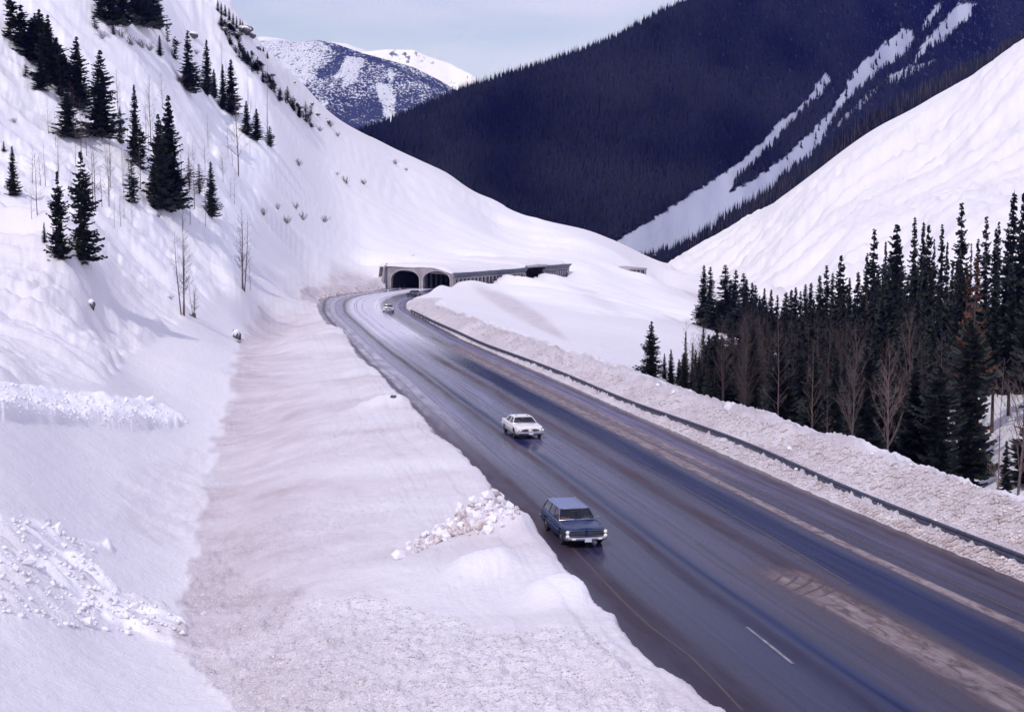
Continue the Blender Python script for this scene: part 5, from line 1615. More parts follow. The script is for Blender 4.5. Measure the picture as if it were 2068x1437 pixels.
GL = "conifers on the open slope left of the road"
LT = [
 ('fir', 27, 398, 292, 26, "lone slim spruce at the left edge of the slope, level with the big pair"),
 ('spire', 8, 306, 283, 12, "tiny spruce at the far left edge above the lone slim one"),
 ('spruce2', 120, 524, 342, 40, "left and shorter tree of the big pair standing lowest on the left slope"),
 ('spruce2', 168, 531, 301, 56, "right and taller tree of the big pair standing lowest on the left slope"),
 ('spire', 90, 492, 446, 12, "thin little snag-like fir just left of the big pair"),
 ('spruce', 206, 288, 99, 58, "big full spruce with upswept branches, alone below the bright gully"),
 ('spruce', 158, 222, 72, 46, "pointed spruce at the right end of the upper left clump"),
 ('spruce', 137, 286, 180, 42, "spruce with fanned lower branches at the bottom of the upper left clump"),
 ('bluefir', 243, 292, 214, 22, "small pale bluish fir between the big full spruce and its slim neighbour"),
 ('fir', 274, 335, 168, 30, "slim spruce with a needle-sharp top right of the small bluish fir"),
 ('ragged', 285, 345, 250, 34, "brownish ragged spruce leaning on the foot of the slim one"),
 ('spruce', 344, 424, 190, 58, "tallest tree of the dark clump in the middle of the left slope"),
 ('spruce', 323, 424, 228, 48, "second tree of the dark middle clump, touching the tallest on its left"),
 ('spruce2', 360, 420, 330, 34, "short spruce tucked under the right side of the dark middle clump"),
 ('broad', 312, 400, 320, 30, "low wide spruce at the left foot of the dark middle clump"),
 ('bluefir', 267, 413, 322, 36, "small open bluish spruce standing alone left of the dark middle clump"),
 ('fir', 427, 441, 324, 30, "single dark spruce at the lower right end of the trees on the left slope"),
 ('rusty', 403, 402, 330, 26, "brown half bare conifer left of the single dark spruce"),
 ('rusty', 382, 380, 318, 20, "thin brown half bare conifer right of the dark middle clump"),
 ('ragged', 22, 84, -14, 44, "large dark spruce in the extreme top left corner"),
 ('spruce2', 45, 98, 8, 44, "second spruce from the left edge in the top left clump"),
 ('spruce', 66, 125, 34, 40, "third spruce from the left edge in the top left clump"),
 ('spruce', 82, 142, 17, 46, "fourth and tallest spruce of the top left clump"),
 ('spruce', 100, 172, 28, 44, "dark spruce with a pointed top, fifth in the top left clump"),
 ('ragged', 122, 196, 92, 34, "shorter spruce filling the lower middle of the top left clump"),
 ('fir', 83, 188, 108, 28, "spruce hanging below the top left clump on its left side"),
 ('ragged', 52, 166, 128, 22, "broken little spruce below the left end of the top left clump"),
 ('rusty', 172, 218, 152, 26, "brown thin conifer between the upper left clump and the big full spruce"),
 ('spruce2', 205, 46, -30, 34, "leftmost spruce of the grove cut by the top edge"),
 ('spruce', 226, 52, -36, 38, "second spruce of the grove cut by the top edge"),
 ('spruce', 246, 54, -32, 40, "third spruce of the grove cut by the top edge"),
 ('broad', 268, 34, -50, 40, "short-stemmed fourth spruce of the grove cut by the top edge"),
 ('spruce', 290, 56, -38, 40, "fifth spruce of the grove cut by the top edge"),
 ('spruce', 308, 60, -32, 42, "sixth and lowest spruce of the grove cut by the top edge"),
 ('bluefir', 320, 56, -12, 28, "rightmost paler fir of the grove cut by the top edge"),
 ('ragged', 192, 66, 26, 28, "bushy spruce below the left end of the top edge grove"),
 ('spire', 229, 81, 44, 12, "thin spruce hanging below the top edge grove"),
 ('spire', 323, 119, 70, 14, "very thin dark spruce standing in bare brush below the top edge grove"),
 ('ragged', 338, 84, 46, 18, "small twiggy spruce right of the top edge grove"),
 ('ragged', 354, 132, 72, 26, "dark spruce at the left foot of the tall tree with the rocky top"),
 ('fir2', 381, 196, 60, 36, "tall dark column-shaped spruce below the rock step"),
 ('fir', 419, 194, 78, 26, "spruce with a thin tip right of the tall column-shaped one"),
 ('fir', 433, 201, 138, 18, "short spruce behind the right side of the thin-tipped one"),
 ('fir', 451, 222, 128, 20, "left half of the dense twin spruces above the row of three"),
 ('fir', 468, 238, 118, 36, "right and bigger half of the dense twin spruces above the row of three"),
 ('fir', 498, 274, 202, 22, "first and leftmost of the three small spruces stepping down the fan"),
 ('fir', 519, 297, 218, 26, "second of the three small spruces stepping down the fan"),
 ('bluefir', 545, 303, 254, 24, "third, palest of the small spruces stepping down the fan"),
]
for (k, u, vb, vt, w, lab) in LT: tree_px(k, u, vb, vt, w, lab, GL)
ORD = ["first", "second", "third", "fourth", "fifth", "sixth", "seventh", "eighth", "ninth", "tenth", "eleventh", "twelfth", "thirteenth", "fourteenth", "fifteenth", "sixteenth", "seventeenth", "eighteenth", "nineteenth", "twentieth"]
row = [(447, 62, 28, 14), (456, 82, 52, 14), (464, 96, 60, 16), (474, 102, 68, 14), (484, 118, 82, 16), (492, 130, 92, 14), (500, 138, 102, 14), (508, 146, 110, 16), (520, 158, 128, 12), (531, 168, 144, 14), (546, 186, 156, 16), (554, 196, 163, 18), (566, 204, 176, 14), (577, 214, 184, 14), (593, 230, 192, 16), (604, 238, 214, 12), (612, 243, 222, 14), (625, 252, 226, 16)]
for i, (u, vb, vt, w) in enumerate(row):
    tree_px('ragged' if i % 3 else 'fir', u, vb, vt, w, "%s small spruce from the top in the diagonal row under the rocky crest" % ORD[i], "small spruces in the diagonal row under the rocky crest")
row = [(440, 24, -2, 9), (447, 32, 4, 9), (455, 38, 8, 10), (463, 46, 14, 9), (471, 52, 26, 9), (478, 58, 32, 8), (485, 62, 36, 8), (490, 66, 41, 7), (526, 107, 93, 6), (532, 112, 97, 6), (540, 122, 103, 7)]
for i, (u, vb, vt, w) in enumerate(row):
    tree_px('fir', u, vb, vt, w, "%s tiny spruce from the top along the skyline of the left crest" % ORD[i], "tiny spruces along the skyline of the left crest")

r5 = random.Random(14)
for i in range(60):
    t = r5.random(); u = 446 + 190 * t + r5.uniform(-7, 7)
    vb = float(np.interp(u, [440, 480, 520, 560, 600, 645], [48, 108, 150, 196, 232, 262])) + r5.uniform(-13, 9)
    tree_px(r5.choice(['ragged', 'broad', 'rusty', 'bluefir']), u, vb, vb - r5.uniform(12, 30), r5.uniform(12, 20), "stunted dark bush-like conifer in the rough belt under the rocky crest", "stunted conifers in the belt under the rocky crest")
# right hand forest -------------------------------------------------
GR = "spruces in the forest right of the road"
def tree_w(kind, u, Y, vt, wpx, label, group=GR, zb=None):
    d = ray(u, vt); x = d[0] / d[1] * Y
    z = Hxy(x, Y) if zb is None else zb
    top = atY(u, vt, Y)[2]
    H = max(3.0, top - z + .1)
    return put_tree(kind, x, Y, z - .1, H, wpx / F * Y * 1.1, label, group, True)
def Ysky(u): return float(np.interp(u, [1415, 1480, 1540, 1640, 1700, 1850, 2068, 2200], [345, 335, 300, 270, 250, 215, 180, 165]))
sky_t = [(1422, 534, 16), (1435, 538, 20), (1449, 610, 12), (1465, 534, 26), (1476, 563, 18), (1486, 544, 20), (1502, 551, 24), (1508, 562, 20), (1519, 569, 18), (1526, 575, 18), (1540, 600, 16), (1544, 580, 12), (1558, 583, 14), (1570, 595, 14), (1588, 589, 18), (1599, 583, 18), (1607, 578, 16), (1617, 587, 14), (1627, 572, 14), (1638, 569, 18), (1656, 554, 18), (1670, 534, 22), (1682, 549, 14), (1699, 514, 26), (1716, 558, 14), (1733, 546, 26),
         (1752, 508, 18), (1766, 460, 30), (1789, 484, 14), (1812, 451, 38), (1848, 435, 22), (1866, 444, 20), (1876, 452, 24), (1887, 481, 16), (1903, 449, 20), (1914, 484, 16), (1943, 407, 36), (1962, 490, 14), (1976, 479, 18), (1993, 435, 26), (2012, 457, 18), (2018, 446, 20), (2037, 457, 24), (2049, 383, 32), (2068, 386, 34), (2096, 380, 34), (2120, 400, 34)]
for i, (u, vt, w) in enumerate(sky_t):
    k = ['fir', 'fir2', 'spire', 'fir'][i % 4] if w < 24 else ['fir2', 'fir', 'spruce'][i % 3]
    n = i + 1
    sfx = "th" if 10 <= n % 100 <= 20 else {1: "st", 2: "nd", 3: "rd"}.get(n % 10, "th")
    desc = "stout spruce" if w >= 30 else ("slim spruce" if w >= 20 else "very slim spruce")
    tree_w(k, u, Ysky(u), vt, w * 2.7 * rt.uniform(.85, 1.2), "%s forming the %d%s treetop from the left on the right hand forest skyline" % (desc, n, sfx))
front = [
 ('spruce', 1316, 150, 648, 50, "spruce standing apart at the left end of the right hand forest"),
 ('fir', 1355, 150, 704, 26, "small spruce next to the one standing apart at the forest's left end"),
 ('fir', 1342, 156, 726, 20, "smallest spruce between the two at the forest's left end"),
 ('fir', 1371, 158, 742, 24, "low spruce third from the forest's left end"),
 ('spire', 1385, 165, 668, 18, "slim spruce in front of the snow at the forest's left end"),
 ('spire', 1399, 170, 690, 18, "short slim spruce in the brown brush at the forest's left end"),
 ('fir', 1421, 165, 656, 26, "spruce with a sharp tip left of the one crossing the snow crest"),
 ('fir', 1448, 170, 622, 34, "spruce whose tip crosses the snow crest near the forest's left end"),
 ('fir', 1434, 160, 690, 26, "dark spruce below the one crossing the snow crest"),
 ('fir', 1480, 185, 640, 22, "spruce at the point where the snow crest meets the forest"),
 ('spruce', 1522, 128, 652, 74, "wide dark cone-shaped spruce in front of the brown brush"),
 ('large', 1576, 118, 660, 84, "dark spruce with a pale bark stem showing, right of the wide cone-shaped one"),
 ('spruce', 1614, 122, 668, 66, "deep black spruce left of the second pale stem"),
 ('large', 1645, 112, 690, 80, "spruce with the second pale stem showing low down"),
 ('spruce', 1690, 112, 706, 76, "dark spruce left of the first bare fan-shaped tree"),
 ('large2', 1752, 116, 700, 90, "dark spruce between the two bare fan-shaped trees"),
 ('large', 1850, 106, 720, 110, "full dark spruce left of the open branched one"),
 ('large2', 1898, 104, 738, 96, "open branched spruce with snow shining through"),
 ('large2', 1962, 112, 640, 104, "tall open spruce right of the snow gaps, with drooping branches"),
 ('fir', 2033, 98, 888, 52, "short dark spruce at the lower right between bare trunks"),
 ('large', 2085, 104, 800, 100, "dark spruce cut by the right edge low down"),
 ('high', 2012, 150, 560, 60, "high-crowned spruce with bare lower stem against the snow patch"),
 ('high', 2045, 158, 540, 56, "high-crowned spruce nearest the right edge above the snow patch"),
 ('high', 2080, 150, 520, 60, "high-crowned spruce cut by the right edge"),
 ('dead', 1972, 132, 520, 88, "tall dead conifer with rusty red-brown needles"),
 ('dead', 1955, 150, 535, 60, "shorter rusty conifer behind the tall dead one"),
 ('dead', 1750, 180, 590, 30, "small reddish conifer inside the dark forest below the skyline"),
]
for a in front: tree_w(a[0], a[1], a[2], a[3], a[4], a[5])
rr_ = random.Random(21)
cnt = 0
INL = "dark spruce packed inside the right hand forest, its crown merging with its neighbours"
IN_G = "spruces packed inside the right hand forest"
for k in range(300):
    u = rr_.uniform(1425, 2100)
    t = rr_.random()
    y0 = float(np.interp(u, [1420, 1560, 1700, 2068], [185, 140, 122, 120])); y1 = Ysky(u) - 8
    Y = y0 + (y1 - y0) * t
    vt_s = float(np.interp(u, [1420, 1500, 1560, 1640, 1760, 1850, 1950, 2068], [600, 600, 612, 590, 545, 515, 500, 480]))
    vt_n = float(np.interp(u, [1420, 1480, 1560, 1700, 1850, 2068], [700, 680, 680, 690, 700, 700]))
    vt = vt_n + (vt_s - vt_n) * t ** .8 + rr_.uniform(-14, 26)
    if u > 1900 and Y < 178: continue
    if u < 1505: Y = rr_.uniform(140, 178); vt = rr_.uniform(668, 735)
    tree_w(rr_.choice(['fir', 'fir2', 'spruce', 'fir', 'high', 'spire']), u, Y, vt, rr_.uniform(40, 66) * 200 / Y * .9, INL, IN_G)
    cnt += 1

for k in range(40):      # the forest goes on beyond the right edge
    u = rr_.uniform(2110, 2420); Y = rr_.uniform(112, 185)
    tree_w(rr_.choice(['fir', 'fir2', 'spruce']), u, Y, rr_.uniform(400, 620), rr_.uniform(40, 66) * 200 / Y * .9, INL, IN_G)
LOWL = "low dark spruce in the brush where the right hand forest tapers off to the left"
for k in range(22):
    u = rr_.uniform(1368, 1450)
    tree_w(rr_.choice(['fir', 'fir2', 'spruce']), u, rr_.uniform(128, 165), rr_.uniform(694, 745), rr_.uniform(22, 34), LOWL, "low spruces at the tapering left end of the right hand forest")
CLL = "dark spruce merged into the dense clump at the upper left"
for k in range(14):
    u = rr_.uniform(18, 150); vb = float(np.interp(u, [18, 60, 100, 150], [80, 120, 160, 215])) + rr_.uniform(-32, -4)
    tree_px(rr_.choice(['spruce', 'spruce2', 'ragged', 'fir']), u, vb, vb - rr_.uniform(60, 92), rr_.uniform(30, 42), CLL, "spruces merged into the upper left clump")
# ------------------------------------------------------------------ bare trees and brush
def bare_meshes(seed, stems=1, spread=.2, H=10.0, nb=26, ang=.75, blen=.30, r=.075, fan=False, twigs=3):
    rg = random.Random(seed)
    tb, br = MB(), MB()
    for s in range(stems):
        lean = Vector((rg.uniform(-spread, spread), rg.uniform(-spread, spread), 0)) * (1 if stems > 1 or fan else .25)
        off = Vector((rg.uniform(-.3, .3), rg.uniform(-.3, .3), 0)) * (1 if stems > 1 else 0)
        Hs = H * (1 if s == 0 else rg.uniform(.7, .98))
        n = 9; pts = []
        for i in range(n + 1):
            t = i / n
            pts.append(off + lean * Hs * .5 * t * (1.3 - .3 * t) + Vector((.05 * math.sin(t * 7 + s), .05 * math.cos(t * 5), 0)) * Hs * .1 + Vector((0, 0, -.4 + (Hs + .4) * t)))
        tb.tube([tuple(p) for p in pts], [r * (1 - .88 * i / n) for i in range(n + 1)], 6)
        for b in range(nb):
            t = rg.uniform(.22 if not fan else .25, .97)
            f_ = t * n; i0 = min(int(f_), n - 1); p = pts[i0].lerp(pts[i0 + 1], f_ - i0)
            a = rg.uniform(0, 6.283)
            el = ang * rg.uniform(.7, 1.3)
            d = Vector((math.cos(a) * math.cos(el), math.sin(a) * math.cos(el), math.sin(el)))
            ln = Hs * blen * (1.05 - .75 * t) * rg.uniform(.5, 1.15)
            rb = r * .34 * (1 - .6 * t)
            mid = p + d * ln * .5 + Vector((0, 0, .03 * ln)); end = p + d * ln + Vector((0, 0, .16 * ln))
            br.tube([tuple(p), tuple(mid), tuple(end)], [rb, rb * .6, rb * .3], 3, cap=False)
            for q in range(twigs + 1):
                tt_ = rg.uniform(.3, 1.0)
                pp = p + d * ln * tt_ + Vector((0, 0, .1 * ln * tt_))
                dd = (d + Vector((rg.uniform(-.8, .8), rg.uniform(-.8, .8), rg.uniform(-.1, .8)))).normalized()
                l2 = ln * rg.uniform(.2, .45)
                e2 = pp + dd * l2
                br.tube([tuple(pp), tuple(e2)], [rb * .42, rb * .2], 3, cap=False)
                for z_ in range(2):
                    d3 = (dd + Vector((rg.uniform(-.7, .7), rg.uniform(-.7, .7), rg.uniform(-.1, .6)))).normalized()
                    p3 = pp.lerp(e2, rg.uniform(.3, .9))
                    br.tube([tuple(p3), tuple(p3 + d3 * l2 * .5)], [rb * .25, rb * .14], 3, cap=False)
    out = []
    for nm, q in (("trunk", tb), ("branches", br)):
        me = bpy.data.meshes.new("bare_" + nm); me.from_pydata(q.v, [], q.f); out.append(me)
    return out
BARE = {
 'slim': bare_meshes(1, nb=30, blen=.20), 'slim2': bare_meshes(2, nb=34, blen=.24, ang=.6), 'clump': bare_meshes(3, stems=4, spread=.14, nb=20, blen=.22), 'clump2': bare_meshes(4, stems=4, spread=.18, nb=22, blen=.2),
 'bushy': bare_meshes(5, nb=46, blen=.42, ang=.85, twigs=4), 'fan': bare_meshes(6, nb=46, blen=.42, ang=.95, fan=True, r=.12, twigs=5), 'fan2': bare_meshes(7, nb=44, blen=.40, ang=.8, fan=True, r=.12, twigs=5), 'pole': bare_meshes(8, nb=12, blen=.08, r=.06, twigs=1), 'thick': bare_meshes(9, stems=3, spread=.2, nb=40, blen=.3, twigs=4),
}
for k, (a, b) in BARE.items():
    pass
def bare(kind, x, y, z, H, label, group, mt='bare_bark', wide=1.0, bendy=0):
    tm, bmh = BARE[kind]
    key = kind + mt
    if key not in BARE_M:
        t2, b2 = tm.copy(), bmh.copy(); t2.materials.append(M[mt]); b2.materials.append(M[mt]); BARE_M[key] = (t2, b2)
    t2, b2 = BARE_M[key]
    o = empty("bare_tree", (x, y, z), rt.uniform(0, 6.28))
    for nm, me in (("trunk", t2), ("branches", b2)):
        c = bpy.data.objects.new(nm, me); COL.objects.link(c); c.parent = o
    s = H / 10; o.scale = (s * wide, s * wide, s)
    tag(o, label, "tree", group); return o
BARE_M = {}
GB = "bare leafless trees on the left slope"
LB = [('clump', 370, 638, 440, "tallest leafless tree with several stems in the middle of the lower left slope"),
 ('clump2', 392, 641, 562, "low leafless sapling right beside the tallest many-stemmed one"),
 ('clump', 491, 586, 412, "leafless tree with three stems at the foot of the fan"),
 ('slim', 506, 588, 528, "slanting leafless shoot right of the three-stemmed tree"),
 ('slim', 482, 361, 180, "tall single leafless stem below the twin spruces"),
 ('bushy', 451, 380, 308, "bushy round leafless tree left of the tall single stem"),
 ('slim', 470, 350, 288, "thin leafless sapling between the bushy one and the tall single stem"),
 ('slim2', 195, 441, 278, "tall leafless stem right of the big pair of spruces"),
 ('slim2', 189, 420, 284, "slimmer leafless stem touching the tall one near the big pair"),
 ('slim2', 221, 423, 300, "lone leafless tree left of the small open bluish spruce"),
 ('slim', 244, 459, 396, "small leafless tree below the small open bluish spruce"),
 ('slim', 65, 371, 288, "leafless sapling near the lone slim spruce, left one of two"),
 ('slim', 82, 380, 306, "leafless sapling near the lone slim spruce, right one of two"),
 ('slim', 285, 390, 262, "reddish leafless stem against the dark middle clump"),
 ('slim', 165, 320, 196, "leafless stem below the upper left clump"),
 ('slim2', 176, 322, 215, "second leafless stem below the upper left clump, just to the right"),
 ('slim2', 384, 457, 372, "leafless tree just right of the dark middle clump"),
 ('slim', 369, 470, 410, "small leafless tree under the dark middle clump"),
 ('slim', 416, 460, 392, "leafless stem at the foot of the single dark spruce"),
 ('pole', 539, 296, 130, "tall bare pole-like stem beside the smallest of the three stepping spruces"),
 ('pole', 500, 262, 150, "leaning bare pole above the three stepping spruces"),
 ('slim', 304, 300, 150, "tall thin leafless stem in the white gap left of the middle clump's top"),
 ('pole', 447, 190, 68, "bare pole rising by the dense twin spruces"),
 ('slim', 392, 430, 300, "very thin leafless stem right of the middle clump"),
 ('slim2', 90, 500, 470, "tiny leafless twig tree left of the big pair")]
for (k, u, vb, vt, lab) in LB:
    p = hit(u, vb)
    if p is None or p[1] > 700: p = atY(u, vb, 420)
    H = atY(u, vt, p[1])[2] - p[2]
    bare(k, p[0], p[1], p[2], max(1.5, H), lab, GB, 'bare_bark', 1.0 if H > 6 else 1.2)
r4 = random.Random(91)
for i in range(60):
    u = r4.uniform(60, 520); vb = r4.uniform(max(120, 250 - u * .2), 470)
    if u > 300 and vb > 430: continue
    p = hit(u, vb)
    if p is None or p[1] > 480: continue
    bare(r4.choice(['slim', 'slim2', 'pole', 'slim']), p[0], p[1], p[2], r4.uniform(3.5, 8.5), "thin grey leafless sapling standing in open snow on the left slope", "thin saplings scattered over the left slope", 'bare_bark', r4.uniform(.8, 1.2))
GBR = "bare trees at the edge of the right hand forest"
RB = [('fan', 1722, 100, 690, 'bare_bark', "first large bare fan-shaped tree in front of the forest"),
 ('fan2', 1797, 97, 700, 'pale_bark', "second large bare fan-shaped tree, with the brightest stem"),
 ('slim2', 1903, 118, 680, 'bare_bark', "bare treetop above the open branched spruce"),
 ('fan', 1848, 125, 655, 'bare_bark', "forked bare treetop between fan-shaped trees and the spruces"),
 ('slim2', 2020, 95, 722, 'pale_bark', "bare trunk with a curve, left of the lower right corner trees"),
 ('fan2', 2063, 93, 700, 'bare_bark', "thick bare tree at the right edge"),
 ('slim2', 1388, 150, 642, 'bare_bark', "thin bare tree at the left end of the brown brush"),
 ('slim', 1437, 146, 676, 'pale_bark', "bare tree with a pinkish stem near the left end of the forest"),
 ('slim2', 1413, 150, 716, 'pale_bark', "crooked small bare tree left of the pinkish stem"),
 ('clump2', 1541, 120, 806, 'pale_bark', "small forked bare sapling poking above the snow ridge"),
 ('slim2', 1577, 113, 640, 'pale_bark', "pale bare trunk in the middle of the forest front"),
 ('slim', 1642, 108, 690, 'pale_bark', "second pale bare trunk right of the forest front's middle"),
 ('slim', 1672, 104, 790, 'pale_bark', "short thin bare stem left of the first fan-shaped tree")]
for (k, u, Y, vt, mt, lab) in RB:
    d = ray(u, vt); x = d[0] / d[1] * Y; z = Hxy(x, Y)
    bare(k, x, Y, z, atY(u, vt, Y)[2] - z, lab, GBR, mt, (.68 if u < 2000 else .8) if k.startswith('fan') else .7)
r3 = random.Random(33)
BRL = "thin brown leafless tree in the thicket in front of the dark spruces"
for i in range(120):
    u = r3.uniform(1375, 1760) if i < 80 else r3.uniform(1600, 1960)
    Y = r3.uniform(135, 190) if i < 70 else r3.uniform(112, 165)
    vt = float(np.interp(u, [1385, 1430, 1500, 1600, 1700, 1960], [680, 650, 640, 650, 660, 690])) + r3.uniform(-18, 60)
    d = ray(u, vt); x = d[0] / d[1] * Y; z = Hxy(x, Y)
    bare(r3.choice(['slim', 'slim2', 'thick', 'slim2', 'bushy']), x, Y, z, max(3, atY(u, vt, Y)[2] - z), BRL, "brown leafless thicket right of the road", 'dark_bark', .85)

# shrubs
def shrub_mesh(seed):
    rg = random.Random(seed); mb = MB()
    for i in range(34):
        a = rg.uniform(0, 6.28); el = rg.uniform(.5, 1.4); ln = rg.uniform(.5, 1.3)
        d = Vector((math.cos(a) * math.cos(el), math.sin(a) * math.cos(el), math.sin(el)))
        p = Vector((rg.uniform(-.3, .3), rg.uniform(-.3, .3), -.1))
        mb.tube([tuple(p), tuple(p + d * ln * .6), tuple(p + d * ln + Vector((0, 0, .1)))], [.018, .012, .005], 3, cap=False)
        for k in range(3):
            q = p + d * ln * rg.uniform(.4, .9); e = (d + Vector((rg.uniform(-.8, .8), rg.uniform(-.8, .8), .3))).normalized()
            mb.tube([tuple(q), tuple(q + e * ln * .35)], [.009, .004], 3, cap=False)
    me = bpy.data.meshes.new("shrub"); me.from_pydata(mb.v, [], mb.f); me.materials.append(M['bare_bark']); return me
SHM = [shrub_mesh(k) for k in range(3)]
SH = [(602, 340, 26, "dark twiggy shrub on the fan right of the three stepping spruces"), (698, 376, 30, "largest twiggy shrub in the middle of the fan"), (733, 372, 22, "shrub just right of the largest one on the fan"), (681, 355, 12, "tiny shrub above the largest one on the fan"),
      (531, 442, 30, "twiggy shrub left of the row of brush below the fan"), (578, 462, 30, "lowest twiggy shrub in the brush below the fan"), (611, 446, 30, "upright shrub in the middle of the brush below the fan"), (654, 452, 26, "right end shrub of the brush below the fan"), (597, 424, 26, "upper shrub of the brush below the fan"), (560, 425, 22, "upper left shrub of the brush below the fan"),
      (797, 334, 20, "faint twigs near the skyline of the fan"), (820, 345, 14, "small twigs near the skyline of the fan, right one"), (666, 262, 24, "twiggy shrub at the foot of the rocky crest"), (681, 279, 18, "lower twiggy shrub at the foot of the rocky crest"), (645, 268, 22, "shrub left of the foot of the rocky crest"),
      (95, 187, 26, "twiggy bush under the top left clump"), (100, 178, 20, "second twiggy bush under the top left clump"), (205, 80, 26, "brush under the left end of the top edge grove"), (262, 92, 36, "tall brush under the middle of the top edge grove"), (285, 96, 34, "brush right of the tall brush under the top edge grove"), (300, 102, 30, "brush below the right end of the top edge grove"), (245, 86, 34, "brush left of the tall brush under the top edge grove"),
      (410, 160, 24, "brush left of the spruce with a thin tip"), (385, 640, 12, "twigs at the foot of the tallest many-stemmed tree"), (345, 605, 14, "small twigs left of the tallest many-stemmed tree"), (360, 165, 26, "brush under the tall column-shaped spruce"), (482, 692, 16, "twigs below the snow capped stump by the ditch"), (98, 1054, 14, "dry twigs sticking out of the snow near the lower left debris"),
      (395, 110, 20, "brush right of the rock step"), (350, 100, 18, "brush left of the rock step"), (28, 250, 20, "faint twigs at the left edge above the lone spruce"), (320, 445, 18, "twigs below the dark middle clump")]
for i, (u, vb, hpx, lab) in enumerate(SH):
    p = hit(u, vb) or atY(u, vb, 450)
    if p[1] > 700: p = atY(u, vb, 450)
    o = link("shrub", SHM[i % 3]); o.location = p; s = .55 * hpx / F * p[1] / 1.25
    o.scale = (s * 1.25, s * 1.25, s); o.rotation_euler = (0, 0, rt.uniform(0, 6)); tag(o, lab, "shrub", "leafless shrubs poking through the snow")

# ------------------------------------------------------------------ rocks, snow lumps
M['dirty_lump'] = mat("dirty_snow_crumbs", (0.6, .52, .5), .8, spec=.1)
varied(M['dirty_lump'], (0.80, 0.74, 0.73), (0.42, 0.33, 0.31), 1.2)
def _pile_mix(o):
    if o and rc_.random() < .38: o.data = CHD[rc_.randrange(len(CHD))]
def blob(seed, sub=2, rough=.25, flat=1.0, freq=1.6):
    bm = bmesh.new(); bmesh.ops.create_icosphere(bm, subdivisions=sub, radius=1.0)
    P_ = np.array([v.co[:] for v in bm.verts])
    n = fbm(P_[:, 0] * freq + seed, P_[:, 1] * freq + P_[:, 2] * 1.7, 3, seed) 
    for v, k in zip(bm.verts, n):
        v.co *= 1 + rough * float(k)
        v.co.z *= flat
    me = bpy.data.meshes.new("lump"); bm.to_mesh(me); bm.free()
    return me
CH = []
for k in range(6):
    me = blob(40 + k, 1, .75, .8, 1.9); me.materials.append(M['lump']); CH.append(me)
CHD = []
for me in CH:
    d_ = me.copy(); d_.materials[0] = M['dirty_lump']; CHD.append(d_)
CHS = []
for k in range(2):
    me = blob(60 + k, 3, .12, .55, .9); me.materials.append(M['lump']); me.polygons.foreach_set("use_smooth", [True] * len(me.polygons)); CHS.append(me)
rc_ = random.Random(77)
def chunk(u, v, wpx, label, group, z=None, mesh=None, name="snow_chunk"):
    p = hit(u, v)
    if p is None: return
    s = wpx / F * p[1] / 2
    o = link(name, mesh or rc_.choice(CH)); o.location = (p[0], p[1], p[2] + s * .35)
    o.scale = (s, s * rc_.uniform(.8, 1.2), s * rc_.uniform(.75, 1.1)); o.rotation_euler = (rc_.uniform(-.5, .5), rc_.uniform(-.5, .5), rc_.uniform(0, 6))
    tag(o, label, "snow chunk", group); return o
pile = [(795, 1135), (850, 1085), (905, 1045), (940, 1020), (985, 998), (1035, 1012), (1050, 1040), (1010, 1075), (930, 1088), (870, 1105), (820, 1125)]
PG = "broken snow chunks in the pile on the bank beside the blue wagon"
k = 0
while k < 190:
    u, v = rc_.uniform(795, 1055), rc_.uniform(998, 1135)
    if not inpoly(np.array([float(u)]), np.array([float(v)]), pile)[0]: continue
    chunk(u, v, rc_.choice([6, 8, 10, 12, 15, 22]) * rc_.uniform(.7, 1.2), "chunk of broken snow in the jagged pile on the bank beside the blue wagon", PG); k += 1
    _pile_mix(scene.collection.objects[-1] if scene.collection.objects[-1].name.startswith('snow_chunk') else None)
for (u, v, w, lab) in [(985, 1010, 30, "topmost large white block of the jagged snow pile beside the blue wagon"), (888, 1085, 26, "upright block with a shaded face at the left part of the jagged snow pile"), (803, 1127, 30, "lone white block left of the jagged snow pile"), (825, 1100, 16, "small block above the lone one left of the jagged snow pile"),
     (1468, 829, 20, "large white block on the crest of the snow ridge behind the guardrail"), (1761, 922, 9, "bright little block on the crest of the right ridge below the bare fan-shaped trees"), (1840, 946, 7, "small bright block on the right ridge crest left of the lower right spruces"), (1970, 987, 8, "small bright block on the right ridge crest near the lower right corner trees"),
     (1328, 782, 10, "small white block on the ridge crest under the spruce standing apart"), (1361, 797, 12, "white block on the ridge crest, second from its left end"), (1594, 908, 10, "bright block on the flank of the ridge behind the guardrail"), (1607, 953, 8, "bright block on the verge in front of the guardrail"), (1888, 1062, 10, "block on the verge just in front of the guardrail, near its near end"),
     (1340, 1345, 16, "white lump on the near bank close to the road's edge"), (62, 1150, 28, "biggest white lump in the debris at the lower left"), (34, 1152, 14, "lump left of the biggest one in the lower left debris"), (218, 1212, 22, "white lump in the middle of the lower left debris"), (270, 1230, 20, "white lump at the right part of the lower left debris"),
     (178, 1262, 26, "large low lump at the bottom of the lower left debris"), (244, 1247, 12, "pale small lump beside the bottom one in the lower left debris"), (412, 1242, 14, "white lump alone on the dirty snow right of the lower left debris"), (115, 1075, 22, "long white lump at the top of the lower left debris"), (130, 1105, 14, "round lump below the long one in the lower left debris"),
     (254, 812, 12, "small ball of snow above the white slide tongue on the left"), (303, 815, 26, "wide lump at the tip of the white slide tongue on the left")]:
    chunk(u, v, w, lab, "single snow chunks")
for (u, v, w, lab) in [(832, 520, 10, "snow lump on the slope above the left portal"), (862, 523, 6, "small snow lump on the slope above the right portal, left of two"), (882, 525, 7, "small snow lump on the slope above the right portal, right of two")]:
    chunk(u, v, w, lab, "single snow chunks")
pe = chunk(1316, 1285, 9, "small brown stone lying on the edge line of the road", None, name="stone")
